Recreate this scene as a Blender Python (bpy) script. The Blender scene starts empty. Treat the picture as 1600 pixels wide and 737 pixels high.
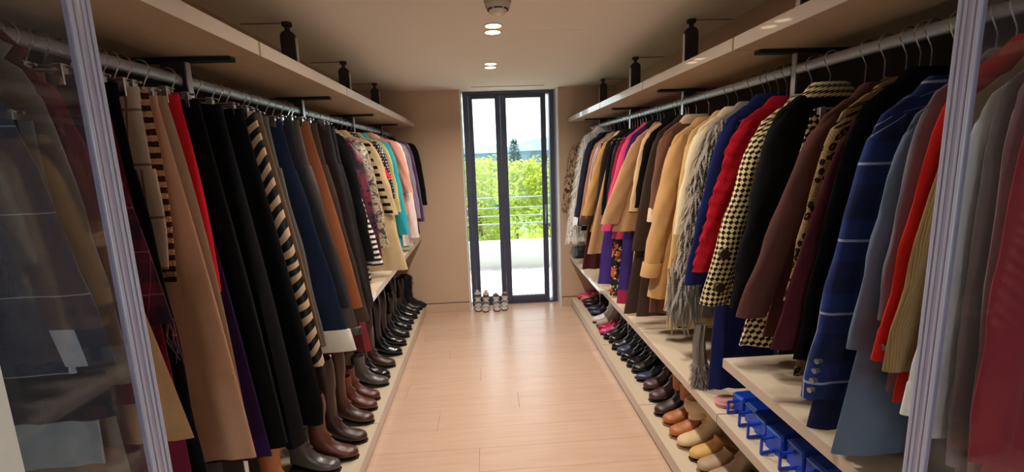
import bpy, math, random
from mathutils import Vector, Matrix
R_ = random.Random(7)
C = bpy.context.scene.collection
S = bpy.context.scene
# ------------------------------------------------------------------ camera
cam_d = bpy.data.cameras.new('camera'); cam = bpy.data.objects.new('camera', cam_d); C.objects.link(cam)
cam_d.sensor_width = 36.0; cam_d.lens = 716.6/1600*36.0; cam_d.clip_start = .05; cam_d.clip_end = 500
PITCH, YAW, ROLL = .1681, .0549, .0355
cam.matrix_world = (Matrix.Translation((0, 0, 1.7601)) @ Matrix.Rotation(-YAW, 4, 'Z') @
                    Matrix.Rotation(math.pi/2-PITCH, 4, 'X') @ Matrix.Rotation(-ROLL, 4, 'Z'))
S.camera = cam
# ------------------------------------------------------------------ sky, sun, exposure
w = bpy.data.worlds.new('sky'); S.world = w; w.use_nodes = True
nt = w.node_tree; nt.nodes.clear()
tc = nt.nodes.new('ShaderNodeTexCoord'); sep = nt.nodes.new('ShaderNodeSeparateXYZ'); rmp = nt.nodes.new('ShaderNodeValToRGB')
bg = nt.nodes.new('ShaderNodeBackground'); wo = nt.nodes.new('ShaderNodeOutputWorld')
nt.links.new(tc.outputs['Generated'], sep.inputs[0]); nt.links.new(sep.outputs['Z'], rmp.inputs[0])
rmp.color_ramp.elements[0].position = 0.0; rmp.color_ramp.elements[0].color = (.72, .90, .97, 1)
rmp.color_ramp.elements[1].position = .18; rmp.color_ramp.elements[1].color = (.93, .96, 1, 1)
nt.links.new(rmp.outputs[0], bg.inputs[0]); nt.links.new(bg.outputs[0], wo.inputs[0])
SKY = 2.6
bg.inputs[1].default_value = SKY
sun_d = bpy.data.lights.new('sun', 'SUN'); sun = bpy.data.objects.new('sun', sun_d); C.objects.link(sun)
sun_d.energy = 11.0; sun_d.angle = math.radians(3); sun_d.color = (1, .96, .88)
sun.rotation_euler = (math.radians(-25), 0, math.radians(14)); sun.location = (0, 12, 14)
S.view_settings.view_transform = 'Standard'; S.view_settings.look = 'None'
S.view_settings.exposure = 0.2; S.view_settings.gamma = 1.0; S.view_settings.use_curve_mapping = False
LAMP_W = 7.6      # watts of each ceiling downlight
LAMP_COL = (1, .91, .82)
# ------------------------------------------------------------------ measured room
H = 2.5157; XL, XR = -1.30, 1.50; Y0, Y1 = -3.60, 5.2244; YD = 5.4676
FL, FR = -.738, .955                     # fronts of the high shelves
CL, CR = -1.0, 1.205                     # rail lines
RAILZ = 2.055
JL = [.26, .677, 1.677, 2.677, 3.677, 4.677, 5.21]
JR = [.26, .765, 1.765, 2.765, 3.765, 4.765, 5.21]
PI = math.pi

# ------------------------------------------------------------------ materials
def lin(c):
    c = c/255
    return c/12.92 if c <= .04045 else ((c+.055)/1.055)**2.4
def rgb(*c): return (lin(c[0]), lin(c[1]), lin(c[2]), 1)
M = {}
class NT:
    def __init__(s, name):
        s.m = bpy.data.materials.new(name); s.m.use_nodes = True; s.t = s.m.node_tree; s.t.nodes.clear()
        s.out = s.n('ShaderNodeOutputMaterial'); s.p = s.n('ShaderNodeBsdfPrincipled'); s.l(s.p.outputs[0], s.out.inputs[0])
    def n(s, k, **kw):
        x = s.t.nodes.new(k)
        for a, b in kw.items(): setattr(x, a, b)
        return x
    def l(s, a, b): s.t.links.new(a, b)
    def put(s, v, sock):
        if isinstance(v, (int, float)): sock.default_value = v
        elif isinstance(v, (tuple, list)): sock.default_value = v
        else: s.l(v, sock)
    def math(s, op, a, b=0.0, c=None):
        x = s.n('ShaderNodeMath', operation=op); s.put(a, x.inputs[0]); s.put(b, x.inputs[1])
        if c is not None: s.put(c, x.inputs[2])
        return x.outputs[0]
    def mix(s, f, a, b, mode='MIX'):
        x = s.n('ShaderNodeMix', data_type='RGBA', blend_type=mode)
        s.put(f, x.inputs[0]); s.put(a, x.inputs[6]); s.put(b, x.inputs[7]); return x.outputs[2]
    def uv(s):
        x = s.n('ShaderNodeUVMap'); sp = s.n('ShaderNodeSeparateXYZ'); s.l(x.outputs[0], sp.inputs[0]); return x.outputs[0], sp.outputs[0], sp.outputs[1]
    def obj(s):
        return s.n('ShaderNodeTexCoord').outputs['Object']
    def noise(s, vec, scale, detail=3, rough=.55):
        x = s.n('ShaderNodeTexNoise'); s.l(vec, x.inputs['Vector']); x.inputs['Scale'].default_value = scale
        x.inputs['Detail'].default_value = detail; x.inputs['Roughness'].default_value = rough; return x.outputs[0]
    def vor(s, vec, scale, rnd=1.0, feature='F1'):
        x = s.n('ShaderNodeTexVoronoi', feature=feature); s.l(vec, x.inputs['Vector']); x.inputs['Scale'].default_value = scale
        x.inputs['Randomness'].default_value = rnd; return x.outputs[0]
    def scalevec(s, v, sc, rotz=0):
        x = s.n('ShaderNodeMapping'); s.l(v, x.inputs[0]); x.inputs['Scale'].default_value = sc; x.inputs['Rotation'].default_value = (0, 0, rotz); return x.outputs[0]
    def band(s, v, period, width, off=0.0):     # 1 inside a line that repeats
        return s.math('LESS_THAN', s.math('FRACT', s.math('ADD', s.math('DIVIDE', v, period), off)), width)
    def bump(s, h, strength=.3, dist=.004):
        x = s.n('ShaderNodeBump'); x.inputs['Strength'].default_value = strength; x.inputs['Distance'].default_value = dist
        s.l(h, x.inputs['Height']); s.l(x.outputs[0], s.p.inputs['Normal'])
def flat(name, col, rough=.6, metal=0, spec=.5, var=.0, scale=8, bump=0, emit=None, coat=0):
    t = NT(name); c = rgb(*col); p = t.p
    if var:
        f = t.noise(t.obj(), scale)
        c2 = tuple(min(1, x*(1+var)) for x in c[:3])+(1,); c1 = tuple(x*(1-var) for x in c[:3])+(1,)
        t.l(t.mix(f, c1, c2), p.inputs['Base Color'])
    else: p.inputs['Base Color'].default_value = c
    p.inputs['Roughness'].default_value = rough; p.inputs['Metallic'].default_value = metal; p.inputs['Specular IOR Level'].default_value = spec
    p.inputs['Coat Weight'].default_value = coat
    if bump: t.bump(t.noise(t.obj(), 220, 2), bump, .002)
    if emit: p.inputs['Emission Color'].default_value = rgb(*emit[0]); p.inputs['Emission Strength'].default_value = emit[1]
    M[name] = t.m; return t.m
def cloth(name, col, kind='wool', col2=None, pat=None, **k):
    """fabric: a colour with slight unevenness, an optional woven or printed pattern in metres of cloth, and a weave bump"""
    t = NT(name); p = t.p; uv, u, v = t.uv(); o = t.obj(); c = rgb(*col)
    base = t.mix(t.noise(o, 9, 3), tuple(x*.82 for x in c[:3])+(1,), tuple(min(1, x*1.16) for x in c[:3])+(1,))
    c2 = rgb(*col2) if col2 else None
    if pat == 'windowpane':
        pu, pv, wd = k.get('p', (.12, .16, .035))
        f = t.math('MAXIMUM', t.band(u, pu, wd), t.band(v, pv, wd*pu/pv*1.2)); base = t.mix(t.math('MULTIPLY', f, k.get('str', .8)), base, c2)
    elif pat == 'plaid':
        c3 = rgb(*k['col3']); p1 = k.get('p', .2)
        fa = t.band(v, p1, .45); fb = t.band(u, p1*.7, .45); base = t.mix(t.math('MULTIPLY', t.math('ADD', fa, fb), .42), base, c2)
        soft = t.math('SINE', t.math('MULTIPLY', v, 2*PI/(p1*.5))); base = t.mix(t.math('MULTIPLY', t.math('ADD', soft, 1), .14), base, (0.01, .01, .03, 1))
        ln = t.math('MAXIMUM', t.band(v, p1, .035, .3), t.band(u, p1*.7, .03, .2)); base = t.mix(t.math('MULTIPLY', ln, .7), base, c3)
    elif pat == 'checker':
        sc = 1/k.get('p', .022); ck = t.n('ShaderNodeTexChecker'); t.l(t.scalevec(uv, (1, .78, 1)), ck.inputs[0])
        mp = t.scalevec(uv, (.72, .72, 1), PI/4); t.l(mp, ck.inputs[0]); ck.inputs['Scale'].default_value = sc; base = t.mix(ck.outputs[1], base, c2)
    elif pat == 'stripev': base = t.mix(t.band(u, k.get('p', .02), k.get('w', .4)), base, c2)
    elif pat == 'stripeh':
        vv = t.math('ADD', v, t.math('MULTIPLY', t.math('SUBTRACT', t.noise(o, 14), .5), k.get('wob', .0)))
        f = t.band(vv, k.get('p', .02), k.get('w', .4))
        if 'win' in k: f = t.math('MULTIPLY', f, t.band(u, k['win'][0], k['win'][1], k['win'][2]))
        base = t.mix(f, base, c2)
    elif pat == 'zebra':
        vv = t.math('ADD', t.math('ADD', v, t.math('MULTIPLY', u, -1.1)), t.math('MULTIPLY', t.math('SUBTRACT', t.noise(t.scalevec(uv, (5, 3, 1)), 1.0, 2), .5), .16))
        base = t.mix(t.math('GREATER_THAN', t.math('FRACT', t.math('DIVIDE', vv, .078)), .48), base, c2)
    elif pat == 'leopard':
        d = t.vor(t.scalevec(uv, (1, .8, 1)), k.get('s', 42)); nn = t.noise(uv, 60, 2)
        r = t.math('LESS_THAN', t.math('ADD', d, t.math('MULTIPLY', nn, .25)), .52); r2 = t.math('GREATER_THAN', t.math('ADD', d, t.math('MULTIPLY', nn, .25)), .27)
        base = t.mix(t.math('MULTIPLY', r, t.math('ADD', t.math('MULTIPLY', r2, .6), .4)), base, c2)
    elif pat == 'snake':
        d = t.vor(t.scalevec(uv, (1.5, 1, 1)), 55, .6, 'DISTANCE_TO_EDGE'); base = t.mix(t.math('LESS_THAN', d, .07), base, c2)
        base = t.mix(t.math('GREATER_THAN', t.noise(uv, 26, 3), .55), base, c2)
    elif pat == 'dots': base = t.mix(t.math('LESS_THAN', t.vor(uv, k.get('s', 55), .25), k.get('r', .22)), base, c2)
    elif pat == 'floral':
        c3 = rgb(*k['col3']); n1 = t.noise(uv, k.get('s', 16), 4, .6); n2 = t.noise(t.scalevec(uv, (1.3, 1.1, 1)), k.get('s', 16)*1.4, 4, .6)
        base = t.mix(t.math('GREATER_THAN', n1, k.get('t', .56)), base, c2); base = t.mix(t.math('GREATER_THAN', n2, k.get('t', .56)+.05), base, c3)
    elif pat == 'hem': base = t.mix(t.math('LESS_THAN', v, k['z']), base, c2)
    elif pat == 'patch':
        f = t.math('MULTIPLY', t.math('LESS_THAN', v, k['z']), t.band(u, .21, .42, .15)); base = t.mix(t.math('MULTIPLY', f, .8), base, c2)
        g = t.math('MAXIMUM', t.band(u, .13, .018), t.band(v, .155, .016)); base = t.mix(t.math('MULTIPLY', g, .45), base, rgb(190, 195, 205))
    p.inputs['Roughness'].default_value = .9; p.inputs['Specular IOR Level'].default_value = .15
    if kind == 'wool':
        t.bump(t.noise(o, 260, 2), .5, .003); p.inputs['Sheen Weight'].default_value = .12 if sum(col) > 90 else 0
    elif kind == 'velvet':
        t.bump(t.noise(o, 60, 3), .3, .004); p.inputs['Sheen Weight'].default_value = .5; p.inputs['Sheen Roughness'].default_value = .35; p.inputs['Sheen Tint'].default_value = tuple(min(1, x*2+.03) for x in c[:3])+(1,)
    elif kind == 'knit':
        wv = t.math('SINE', t.math('MULTIPLY', u, 2*PI/.009)); wh = t.math('SINE', t.math('MULTIPLY', v, 2*PI/.007)); t.bump(t.math('MULTIPLY', wv, wh), .6, .004)
    elif kind == 'cord':
        wv = t.math('SINE', t.math('MULTIPLY', u, 2*PI/.006)); t.bump(wv, .6, .003); p.inputs['Sheen Weight'].default_value = .3
    elif kind == 'leather':
        p.inputs['Roughness'].default_value = k.get('rough', .38); p.inputs['Specular IOR Level'].default_value = .5; t.bump(t.vor(o, 160), .25, .002)
    elif kind == 'denim':
        t.bump(t.math('SINE', t.math('MULTIPLY', t.math('ADD', u, v), 2*PI/.004)), .3, .002)
    elif kind == 'satin':
        p.inputs['Roughness'].default_value = .42; p.inputs['Specular IOR Level'].default_value = .5
    elif kind == 'sequin':
        d = t.n('ShaderNodeTexVoronoi'); t.l(uv, d.inputs['Vector']); d.inputs['Scale'].default_value = 130
        t.l(t.math('GREATER_THAN', d.outputs[0], .45), p.inputs['Metallic']); p.inputs['Roughness'].default_value = .3; t.bump(d.outputs[0], .8, .004)
    t.l(base, p.inputs['Base Color'])
    M[name] = t.m; return t.m

cloth('camel_suede', (190, 160, 125)); cloth('dark_brown_fur', (62, 44, 34)); cloth('white_fur', (238, 236, 230))
cloth('navy_wool', (34, 36, 58)); cloth('off_white', (240, 239, 233)); cloth('black_wool', (12, 11, 13)); cloth('black_felt', (10, 9, 11))
cloth('rust_suede', (165, 112, 92)); cloth('pink_stripe', (214, 190, 178), 'satin', (110, 76, 66), 'stripev', p=.018, w=.45)
cloth('mustard', (186, 142, 86)); cloth('dark_brown', (74, 56, 46), 'velvet'); cloth('cream_wool', (226, 208, 170)); cloth('black_brown', (44, 34, 34))
cloth('grey_wool', (96, 90, 84)); cloth('black_sequin', (40, 38, 50), 'sequin'); cloth('crimson_knit', (178, 34, 66), 'knit')
cloth('hot_pink', (214, 70, 112)); cloth('purple_wool', (70, 36, 96)); cloth('camel_wool', (190, 145, 102)); cloth('tan_wool', (214, 178, 134))
cloth('brown_suede', (112, 74, 52)); cloth('shearling', (222, 190, 156)); cloth('camel_gold', (196, 152, 98)); cloth('yellow_camel', (206, 168, 112))
cloth('grey_yarn', (172, 162, 150), 'knit'); cloth('royal_navy', (26, 36, 94)); cloth('red_knit', (196, 24, 44), 'knit')
cloth('checker', (226, 204, 150), 'wool', (28, 20, 18), 'checker', p=.0100); cloth('checker_small', (226, 204, 150), 'wool', (28, 20, 18), 'checker', p=.0100)
cloth('brown_velvet', (86, 52, 46), 'velvet'); cloth('leopard', (168, 140, 96), 'knit', (44, 30, 24), 'leopard'); cloth('maroon_wool', (74, 24, 36))
cloth('blue_plaid', (38, 60, 124), 'wool', (30, 34, 66), 'plaid', col3=(176, 186, 214)); cloth('slate_wool', (104, 120, 142)); cloth('mauve_grey', (126, 116, 126))
cloth('red_wool', (206, 34, 28)); cloth('olive_cord', (166, 134, 84), 'cord'); cloth('taupe_wool', (140, 124, 118)); cloth('mauve_wool', (168, 130, 126)); cloth('crimson_wool', (164, 24, 46))
cloth('navy_windowpane', (44, 54, 72), 'wool', (186, 190, 196), 'patch', z=.09); cloth('brown_grey', (130, 112, 98)); cloth('dark_red', (108, 22, 34))
cloth('floral_dark', (26, 26, 32), 'satin', (150, 96, 84), 'floral', col3=(90, 120, 96), s=30, t=.6); cloth('burgundy_plaid', (96, 26, 44), 'wool', (38, 22, 34), 'plaid', col3=(150, 70, 76), p=.1)
cloth('burgundy', (112, 26, 54)); cloth('beige_windowpane', (206, 180, 156), 'wool', (112, 80, 66), 'windowpane', p=(.14, .135, .04))
cloth('brown_knit_stripe', (190, 144, 112), 'knit', (58, 32, 26), 'stripeh', p=.03, w=.5, wob=.01); cloth('tan_rose', (212, 162, 130)); cloth('taupe_grey', (160, 138, 118))
cloth('scarlet', (206, 24, 40)); cloth('purple_velvet', (46, 26, 68), 'velvet'); cloth('black_velvet', (13, 12, 13)); cloth('zebra', (214, 178, 142), 'satin', (18, 15, 16), 'zebra')
cloth('olive_tan', (116, 92, 68)); cloth('denim', (25, 34, 56), 'denim'); cloth('denim_pale', (206, 196, 180), 'denim'); cloth('black_denim', (32, 32, 38), 'denim')
cloth('grey_brown_leather', (60, 48, 42), 'leather', rough=.5); cloth('rust_orange', (128, 72, 42)); cloth('olive_brown', (66, 52, 42), 'velvet'); cloth('brown_leather', (38, 28, 25), 'leather')
cloth('black_leather', (28, 24, 26), 'leather'); cloth('burgundy_print', (112, 26, 50), 'satin', (26, 16, 26), 'floral', col3=(60, 36, 50), s=14, t=.5)
cloth('snakeskin', (186, 168, 142), 'satin', (74, 60, 52), 'snake'); cloth('cream_stripe', (214, 186, 142), 'knit', (26, 20, 22), 'stripeh', p=.052, w=.42, win=(10, .013, .004))
cloth('black_dot', (22, 20, 26), 'satin', (220, 214, 210), 'dots', s=46, r=.25); cloth('yellow_green', (206, 190, 122)); cloth('teal', (44, 158, 172)); cloth('salmon', (214, 152, 130))
cloth('pale_pink', (236, 214, 208), 'satin'); cloth('grey_lilac', (150, 136, 154), 'satin', (90, 70, 98), 'stripev', p=.02, w=.35); cloth('aubergine', (70, 40, 76), 'satin')
cloth('maroon_brown', (72, 34, 34), 'velvet'); cloth('purple_satin', (66, 40, 130), 'satin'); cloth('orange_floral', (22, 18, 22), 'satin', (214, 106, 50), 'floral', col3=(238, 206, 170), s=13, t=.52)
cloth('violet_magenta', (58, 40, 120), 'satin', (162, 34, 84), 'hem', z=.10); cloth('olive_dark', (74, 64, 54), 'knit'); cloth('royal_blue', (20, 28, 82)); cloth('tee_stripe', (226, 214, 200), 'wool', (26, 24, 28), 'stripeh', p=.032, w=.5, wob=.012)
cloth('wine_leather', (112, 28, 40), 'leather', rough=.5); cloth('navy_dark', (30, 34, 44)); cloth('pale_grey', (150, 156, 158), 'satin'); cloth('grey_fur', (150, 150, 158)); cloth('grey_scarf', (138, 127, 118))

flat('wall_paint', (204, 174, 147), .9, var=.04, scale=3, bump=.3); flat('ceiling_paint', (246, 238, 226), .95, var=.02, scale=2)
flat('reveal_white_daylit', (226, 230, 232), .7); flat('facade', (220, 218, 210), .9); flat('shadow_gap', (60, 46, 42), .9)
flat('frame_dark', (70, 72, 92), .42, .3, var=.05); flat('frame_light', (150, 160, 180), .35, .6); flat('bronze', (58, 44, 38), .55, .3); flat('dark_arm', (26, 23, 22), .5, .4); flat('ceiling_bracket', (150, 128, 106), .6)
flat('aluminium', (200, 204, 210), .3, 1.0); flat('chrome', (225, 228, 232), .16, 1.0); flat('hanger_bar', (40, 34, 32), .5); flat('button_dark', (52, 34, 28), .4); flat('button_metal', (206, 210, 214), .25, .9)
flat('plastic_strip', (166, 166, 196), .24, spec=.6, var=.06, scale=20, coat=.4); flat('plastic_ridge', (196, 198, 220), .18, spec=.7, coat=.5); flat('jamb_white', (232, 238, 236), .4)
flat('detector', (196, 178, 158), .5); flat('detector_slot', (40, 24, 22), .8); flat('detector_dome', (226, 214, 190), .4)
flat('lens_light', (255, 240, 210), .4, emit=((255, 232, 186), 6.0)); flat('lamp_ring', (222, 208, 186), .6)
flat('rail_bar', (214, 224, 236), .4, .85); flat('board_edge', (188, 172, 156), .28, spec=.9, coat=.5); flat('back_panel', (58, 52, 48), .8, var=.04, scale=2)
for nm, col, r in (('leather_brown', (70, 40, 30), .3), ('leather_dark_brown', (58, 36, 30), .36), ('leather_redbrown', (90, 44, 32), .34), ('leather_black', (24, 22, 26), .25), ('leather_gloss', (18, 18, 24), .14),
    ('leather_grey', (78, 69, 67), .24), ('leather_taupe', (150, 128, 104), .45), ('leather_cognac', (176, 104, 54), .42), ('shearling_cream', (222, 192, 150), .8), ('leather_yellow', (214, 168, 96), .5), ('leather_beige', (176, 146, 116), .5),
    ('patent_pink', (222, 60, 130), .25), ('patent_magenta', (176, 20, 66), .25), ('leather_coral', (226, 128, 104), .4), ('leather_white', (222, 216, 212), .35), ('silver_suede', (176, 158, 152), .6), ('leather_navy', (48, 56, 84), .3), ('leather_plum', (78, 52, 54), .32), ('black_fur', (22, 19, 22), .9), ('leather_wine', (92, 40, 36), .4)):
    flat(nm, col, r, var=.12, scale=14, bump=.12)
flat('sole_dark', (34, 26, 24), .7); flat('sole_tan', (150, 116, 82), .7); flat('lining', (120, 92, 70), .9); flat('lining_dark', (30, 24, 24), .9)
flat('bag_blue', (20, 66, 190), .35, var=.06, bump=.15); flat('bag_blue_light', (60, 130, 230), .35); flat('bag_pink', (222, 160, 156), .5, var=.05); flat('bag_black', (24, 24, 28), .5)
flat('sandal_strap', (214, 200, 186), .5, var=.12, scale=50); flat('sandal_spot', (92, 76, 70), .6)
flat('gravel', (205, 205, 207), .95, var=.35, scale=60); flat('parapet_paint', (206, 210, 210), .9, var=.02); flat('railing', (130, 154, 152), .4, .2); flat('bark', (92, 76, 60), .95, var=.2)
flat('building_white', (160, 164, 166), .9); flat('building_blue', (96, 126, 144), .9); flat('window_far', (110, 130, 150), .3); flat('roof_far', (180, 196, 206), .9); flat('hill_far', (140, 166, 174), 1); flat('ground_far', (96, 124, 80), 1, var=.2, scale=.2)

def wood(name, c1, c2, along, rough=.5, scale=1.0, spec=.5, vary=True):
    t = NT(name); o = t.n('ShaderNodeTexCoord').outputs['Object']; sc = {'x': (1.2, 16, 16), 'y': (16, 1.2, 16)}[along]
    mp = t.n('ShaderNodeMapping'); t.l(o, mp.inputs[0]); mp.inputs['Scale'].default_value = tuple(a*scale for a in sc)
    inf = t.n('ShaderNodeObjectInfo'); t.l(t.math('MULTIPLY', inf.outputs['Random'], 40.0), mp.inputs['Location'])
    n1 = t.noise(mp.outputs[0], 2.2, 5, .6); base = t.mix(n1, rgb(*c1), rgb(*c2))
    if vary: base = t.mix(t.math('MULTIPLY', inf.outputs['Random'], .16), base, tuple(x*.78 for x in rgb(*c1)[:3])+(1,))
    kn = t.math('GREATER_THAN', t.noise(mp.outputs[0], 1.1, 6, .72), .70); base = t.mix(t.math('MULTIPLY', kn, .35 if vary else .1), base, tuple(x*.45 for x in rgb(*c1)[:3])+(1,))
    t.l(base, t.p.inputs['Base Color']); t.p.inputs['Roughness'].default_value = rough; t.p.inputs['Specular IOR Level'].default_value = spec
    t.bump(n1, .06, .002); M[name] = t.m
wood('oak_floor', (200, 164, 138), (220, 188, 164), 'x', .27, 1.0, .6)
wood('oak_shaded', (184, 158, 128), (202, 177, 147), 'y', .5, 1.0, vary=False); wood('oak_lit', (205, 186, 158), (220, 202, 176), 'y', .5, 1.0, vary=False)  # one oak in two tones: shade painted into high shelves, lamplight into lower

def glassmat(name, haze, tint):
    t = NT(name); t.t.nodes.remove(t.p); tr = t.n('ShaderNodeBsdfTransparent'); tr.inputs[0].default_value = tint; gl = t.n('ShaderNodeBsdfGlossy'); gl.inputs['Roughness'].default_value = .03
    fr = t.n('ShaderNodeFresnel'); geo = t.n('ShaderNodeNewGeometry'); t.l(t.math('MULTIPLY_ADD', geo.outputs['Backfacing'], 1/1.45-1.45, 1.45), fr.inputs[0]); mx = t.n('ShaderNodeMixShader'); t.l(fr.outputs[0], mx.inputs[0]); t.l(tr.outputs[0], mx.inputs[1]); t.l(gl.outputs[0], mx.inputs[2])
    if haze:
        df = t.n('ShaderNodeBsdfDiffuse'); df.inputs[0].default_value = (.75, .78, .85, 1); m2 = t.n('ShaderNodeMixShader'); m2.inputs[0].default_value = haze; t.l(mx.outputs[0], m2.inputs[1]); t.l(df.outputs[0], m2.inputs[2]); t.l(m2.outputs[0], t.out.inputs[0])  # pale diffuse share paints a haze of reflections into the pane
    else: t.l(mx.outputs[0], t.out.inputs[0])
    M[name] = t.m
glassmat('glass_door_pane', 0, (.96, .98, .98, 1)); glassmat('glass_painted_haze', .018, (.84, .86, .9, 1))
def leafmat(name, c1, c2):
    t = NT(name); t.t.nodes.remove(t.p); o = t.obj(); base = t.mix(t.noise(o, 1.6, 2), rgb(*c1), rgb(*c2)); d = t.n('ShaderNodeBsdfDiffuse'); tl = t.n('ShaderNodeBsdfTranslucent')
    mx = t.n('ShaderNodeMixShader'); mx.inputs[0].default_value = .45; t.l(base, d.inputs[0]); t.l(base, tl.inputs[0]); t.l(d.outputs[0], mx.inputs[1]); t.l(tl.outputs[0], mx.inputs[2]); t.l(mx.outputs[0], t.out.inputs[0]); M[name] = t.m
leafmat('leaf_lime', (118, 150, 48), (208, 212, 98)); leafmat('leaf_green', (86, 130, 60), (148, 172, 88)); leafmat('leaf_blue', (44, 90, 80), (70, 112, 100))

# ------------------------------------------------------------------ mesh helpers
class MB:
    def __init__(s): s.v = []; s.f = []; s.uv = []
    def add(s, vs, fs, uvs=None):
        b = len(s.v); s.v += [tuple(p) for p in vs]; s.f += [tuple(i+b for i in f) for f in fs]
        s.uv += uvs if uvs else [[(vs[i][0]+vs[i][1], vs[i][2]) for i in f] for f in fs]
        return s
    def box(s, x0, x1, y0, y1, z0, z1, bev=0.0):
        if x0 > x1: x0, x1 = x1, x0
        if y0 > y1: y0, y1 = y1, y0
        if not bev:
            vs = [(x, y, z) for z in (z0, z1) for y in (y0, y1) for x in (x0, x1)]
            return s.add(vs, [(0, 2, 3, 1), (4, 5, 7, 6), (0, 1, 5, 4), (2, 6, 7, 3), (0, 4, 6, 2), (1, 3, 7, 5)])
        b = bev; vs = []
        for sx, X in ((-1, x0), (1, x1)):
            for sy, Yy in ((-1, y0), (1, y1)):
                for sz, Z in ((-1, z0), (1, z1)):
                    vs += [(X, Yy-sy*b, Z-sz*b), (X-sx*b, Yy, Z-sz*b), (X-sx*b, Yy-sy*b, Z)]
        i = lambda a, c, d, k: ((a*2+c)*2+d)*3+k
        f = [(i(0,0,0,0), i(0,0,1,0), i(0,1,1,0), i(0,1,0,0)), (i(1,0,0,0), i(1,1,0,0), i(1,1,1,0), i(1,0,1,0)), (i(0,0,0,1), i(1,0,0,1), i(1,0,1,1), i(0,0,1,1)), (i(0,1,0,1), i(0,1,1,1), i(1,1,1,1), i(1,1,0,1)),
             (i(0,0,0,2), i(0,1,0,2), i(1,1,0,2), i(1,0,0,2)), (i(0,0,1,2), i(1,0,1,2), i(1,1,1,2), i(0,1,1,2))]
        for a in (0, 1):
            for c in (0, 1): f += [(i(a,c,0,0), i(a,c,1,0), i(a,c,1,1), i(a,c,0,1)), (i(a,0,c,0), i(a,1,c,0), i(a,1,c,2), i(a,0,c,2)), (i(0,a,c,1), i(1,a,c,1), i(1,a,c,2), i(0,a,c,2))]
        for a in (0, 1):
            for c in (0, 1):
                for d in (0, 1): f.append((i(a,c,d,0), i(a,c,d,1), i(a,c,d,2)))
        return s.add(vs, f)
    def loft(s, rings, cap0=True, cap1=True, closed=True):
        n = len(rings[0]); vs = [p for r in rings for p in r]; fs = []; uvs = []; U = []
        for r in rings:
            a = [0.0]
            for i in range(1, n+1): a.append(a[-1]+math.dist(r[i-1], r[i % n]))
            U.append(a)
        for j in range(len(rings)-1):
            for i in range(n if closed else n-1):
                k = (i+1) % n; fs.append((j*n+i, j*n+k, (j+1)*n+k, (j+1)*n+i))
                uvs.append([(U[j][i], rings[j][i][2]), (U[j][i+1], rings[j][k][2]), (U[j+1][i+1], rings[j+1][k][2]), (U[j+1][i], rings[j+1][i][2])])
        L = len(rings)-1
        if cap0: fs.append(tuple(range(n-1, -1, -1))); uvs.append([(p[0], p[2]) for p in reversed(rings[0])])
        if cap1: fs.append(tuple(L*n+i for i in range(n))); uvs.append([(p[0], p[2]) for p in rings[L]])
        return s.add(vs, fs, uvs)
    def tube(s, pts, r, n=8, caps=True):
        P = [Vector(p) for p in pts]; rs = r if isinstance(r, (list, tuple)) else [r]*len(P); rings = []; up = None
        for i, p in enumerate(P):
            t = (P[min(i+1, len(P)-1)]-P[max(i-1, 0)]).normalized()
            if up is None: up = t.orthogonal().normalized()
            up = (up - t*up.dot(t)).normalized(); b = t.cross(up)
            rings.append([tuple(p+rs[i]*(math.cos(2*PI*k/n)*up+math.sin(2*PI*k/n)*b)) for k in range(n)])
        return s.loft(rings, caps, caps)
    def disc(s, c, r, h, n=24, r2=None):
        r2 = r if r2 is None else r2
        return s.loft([[(c[0]+q*math.cos(2*PI*k/n), c[1]+q*math.sin(2*PI*k/n), z) for k in range(n)] for q, z in ((r, c[2]), (r2, c[2]+h))])
    def prism(s, outline, axis, a, b):     # outline of 2-D points pushed along an axis
        put = {'x': lambda p, q: (q, p[0], p[1]), 'y': lambda p, q: (p[0], q, p[1]), 'z': lambda p, q: (p[0], p[1], q)}[axis]
        return s.loft([[put(p, a) for p in outline], [put(p, b) for p in outline]])
    def build(s, name, mat, parent=None, smooth=True, kind=None, loc=None):
        me = bpy.data.meshes.new(name); me.from_pydata(s.v, [], s.f)
        ul = me.uv_layers.new(name='UVMap'); fl = [c for f in s.uv for uv in f for c in uv]; ul.data.foreach_set('uv', fl)
        me.materials.append(M[mat] if isinstance(mat, str) else mat)
        if smooth: me.polygons.foreach_set('use_smooth', [True]*len(me.polygons))
        me.update(); o = bpy.data.objects.new(name, me); C.objects.link(o)
        if smooth: me.set_sharp_from_angle(angle=math.radians(48))
        if parent is not None: o.parent = parent
        if loc: o.location = loc
        if kind: o['kind'] = kind
        return o
def thing(name, label, cat, loc=(0, 0, 0), rz=0, group=None):
    o = bpy.data.objects.new(name, None); C.objects.link(o); o.location = loc; o.rotation_euler = (0, 0, rz); o.empty_display_size = .05
    o['label'] = label; o['category'] = cat
    if group: o['group'] = group
    return o
def tag(o, label, cat, group=None):
    o['label'] = label; o['category'] = cat
    if group: o['group'] = group
    return o
def struct(name, mb, mat, parent=None, smooth=False): return mb.build(name, mat, parent, smooth, 'structure' if parent is None else None)
def dup(root, loc, rz=0, label=None):
    r = root.copy(); C.objects.link(r); r.location = loc; r.rotation_euler = (0, 0, rz)
    if label: r['label'] = label
    for ch in list(root.children):
        c = ch.copy(); C.objects.link(c); c.parent = r
        for g in list(ch.children):
            d = g.copy(); C.objects.link(d); d.parent = c
    return r
ORD = ['first', 'second', 'third', 'fourth', 'fifth', 'sixth', 'seventh', 'eighth', 'ninth', 'tenth', 'eleventh', 'twelfth', 'thirteenth', 'fourteenth', 'fifteenth', 'sixteenth', 'seventeenth', 'eighteenth', 'nineteenth', 'twentieth', 'twenty-first', 'twenty-second', 'twenty-third', 'twenty-fourth', 'twenty-fifth', 'twenty-sixth', 'twenty-seventh', 'twenty-eighth', 'twenty-ninth', 'thirtieth']

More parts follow.
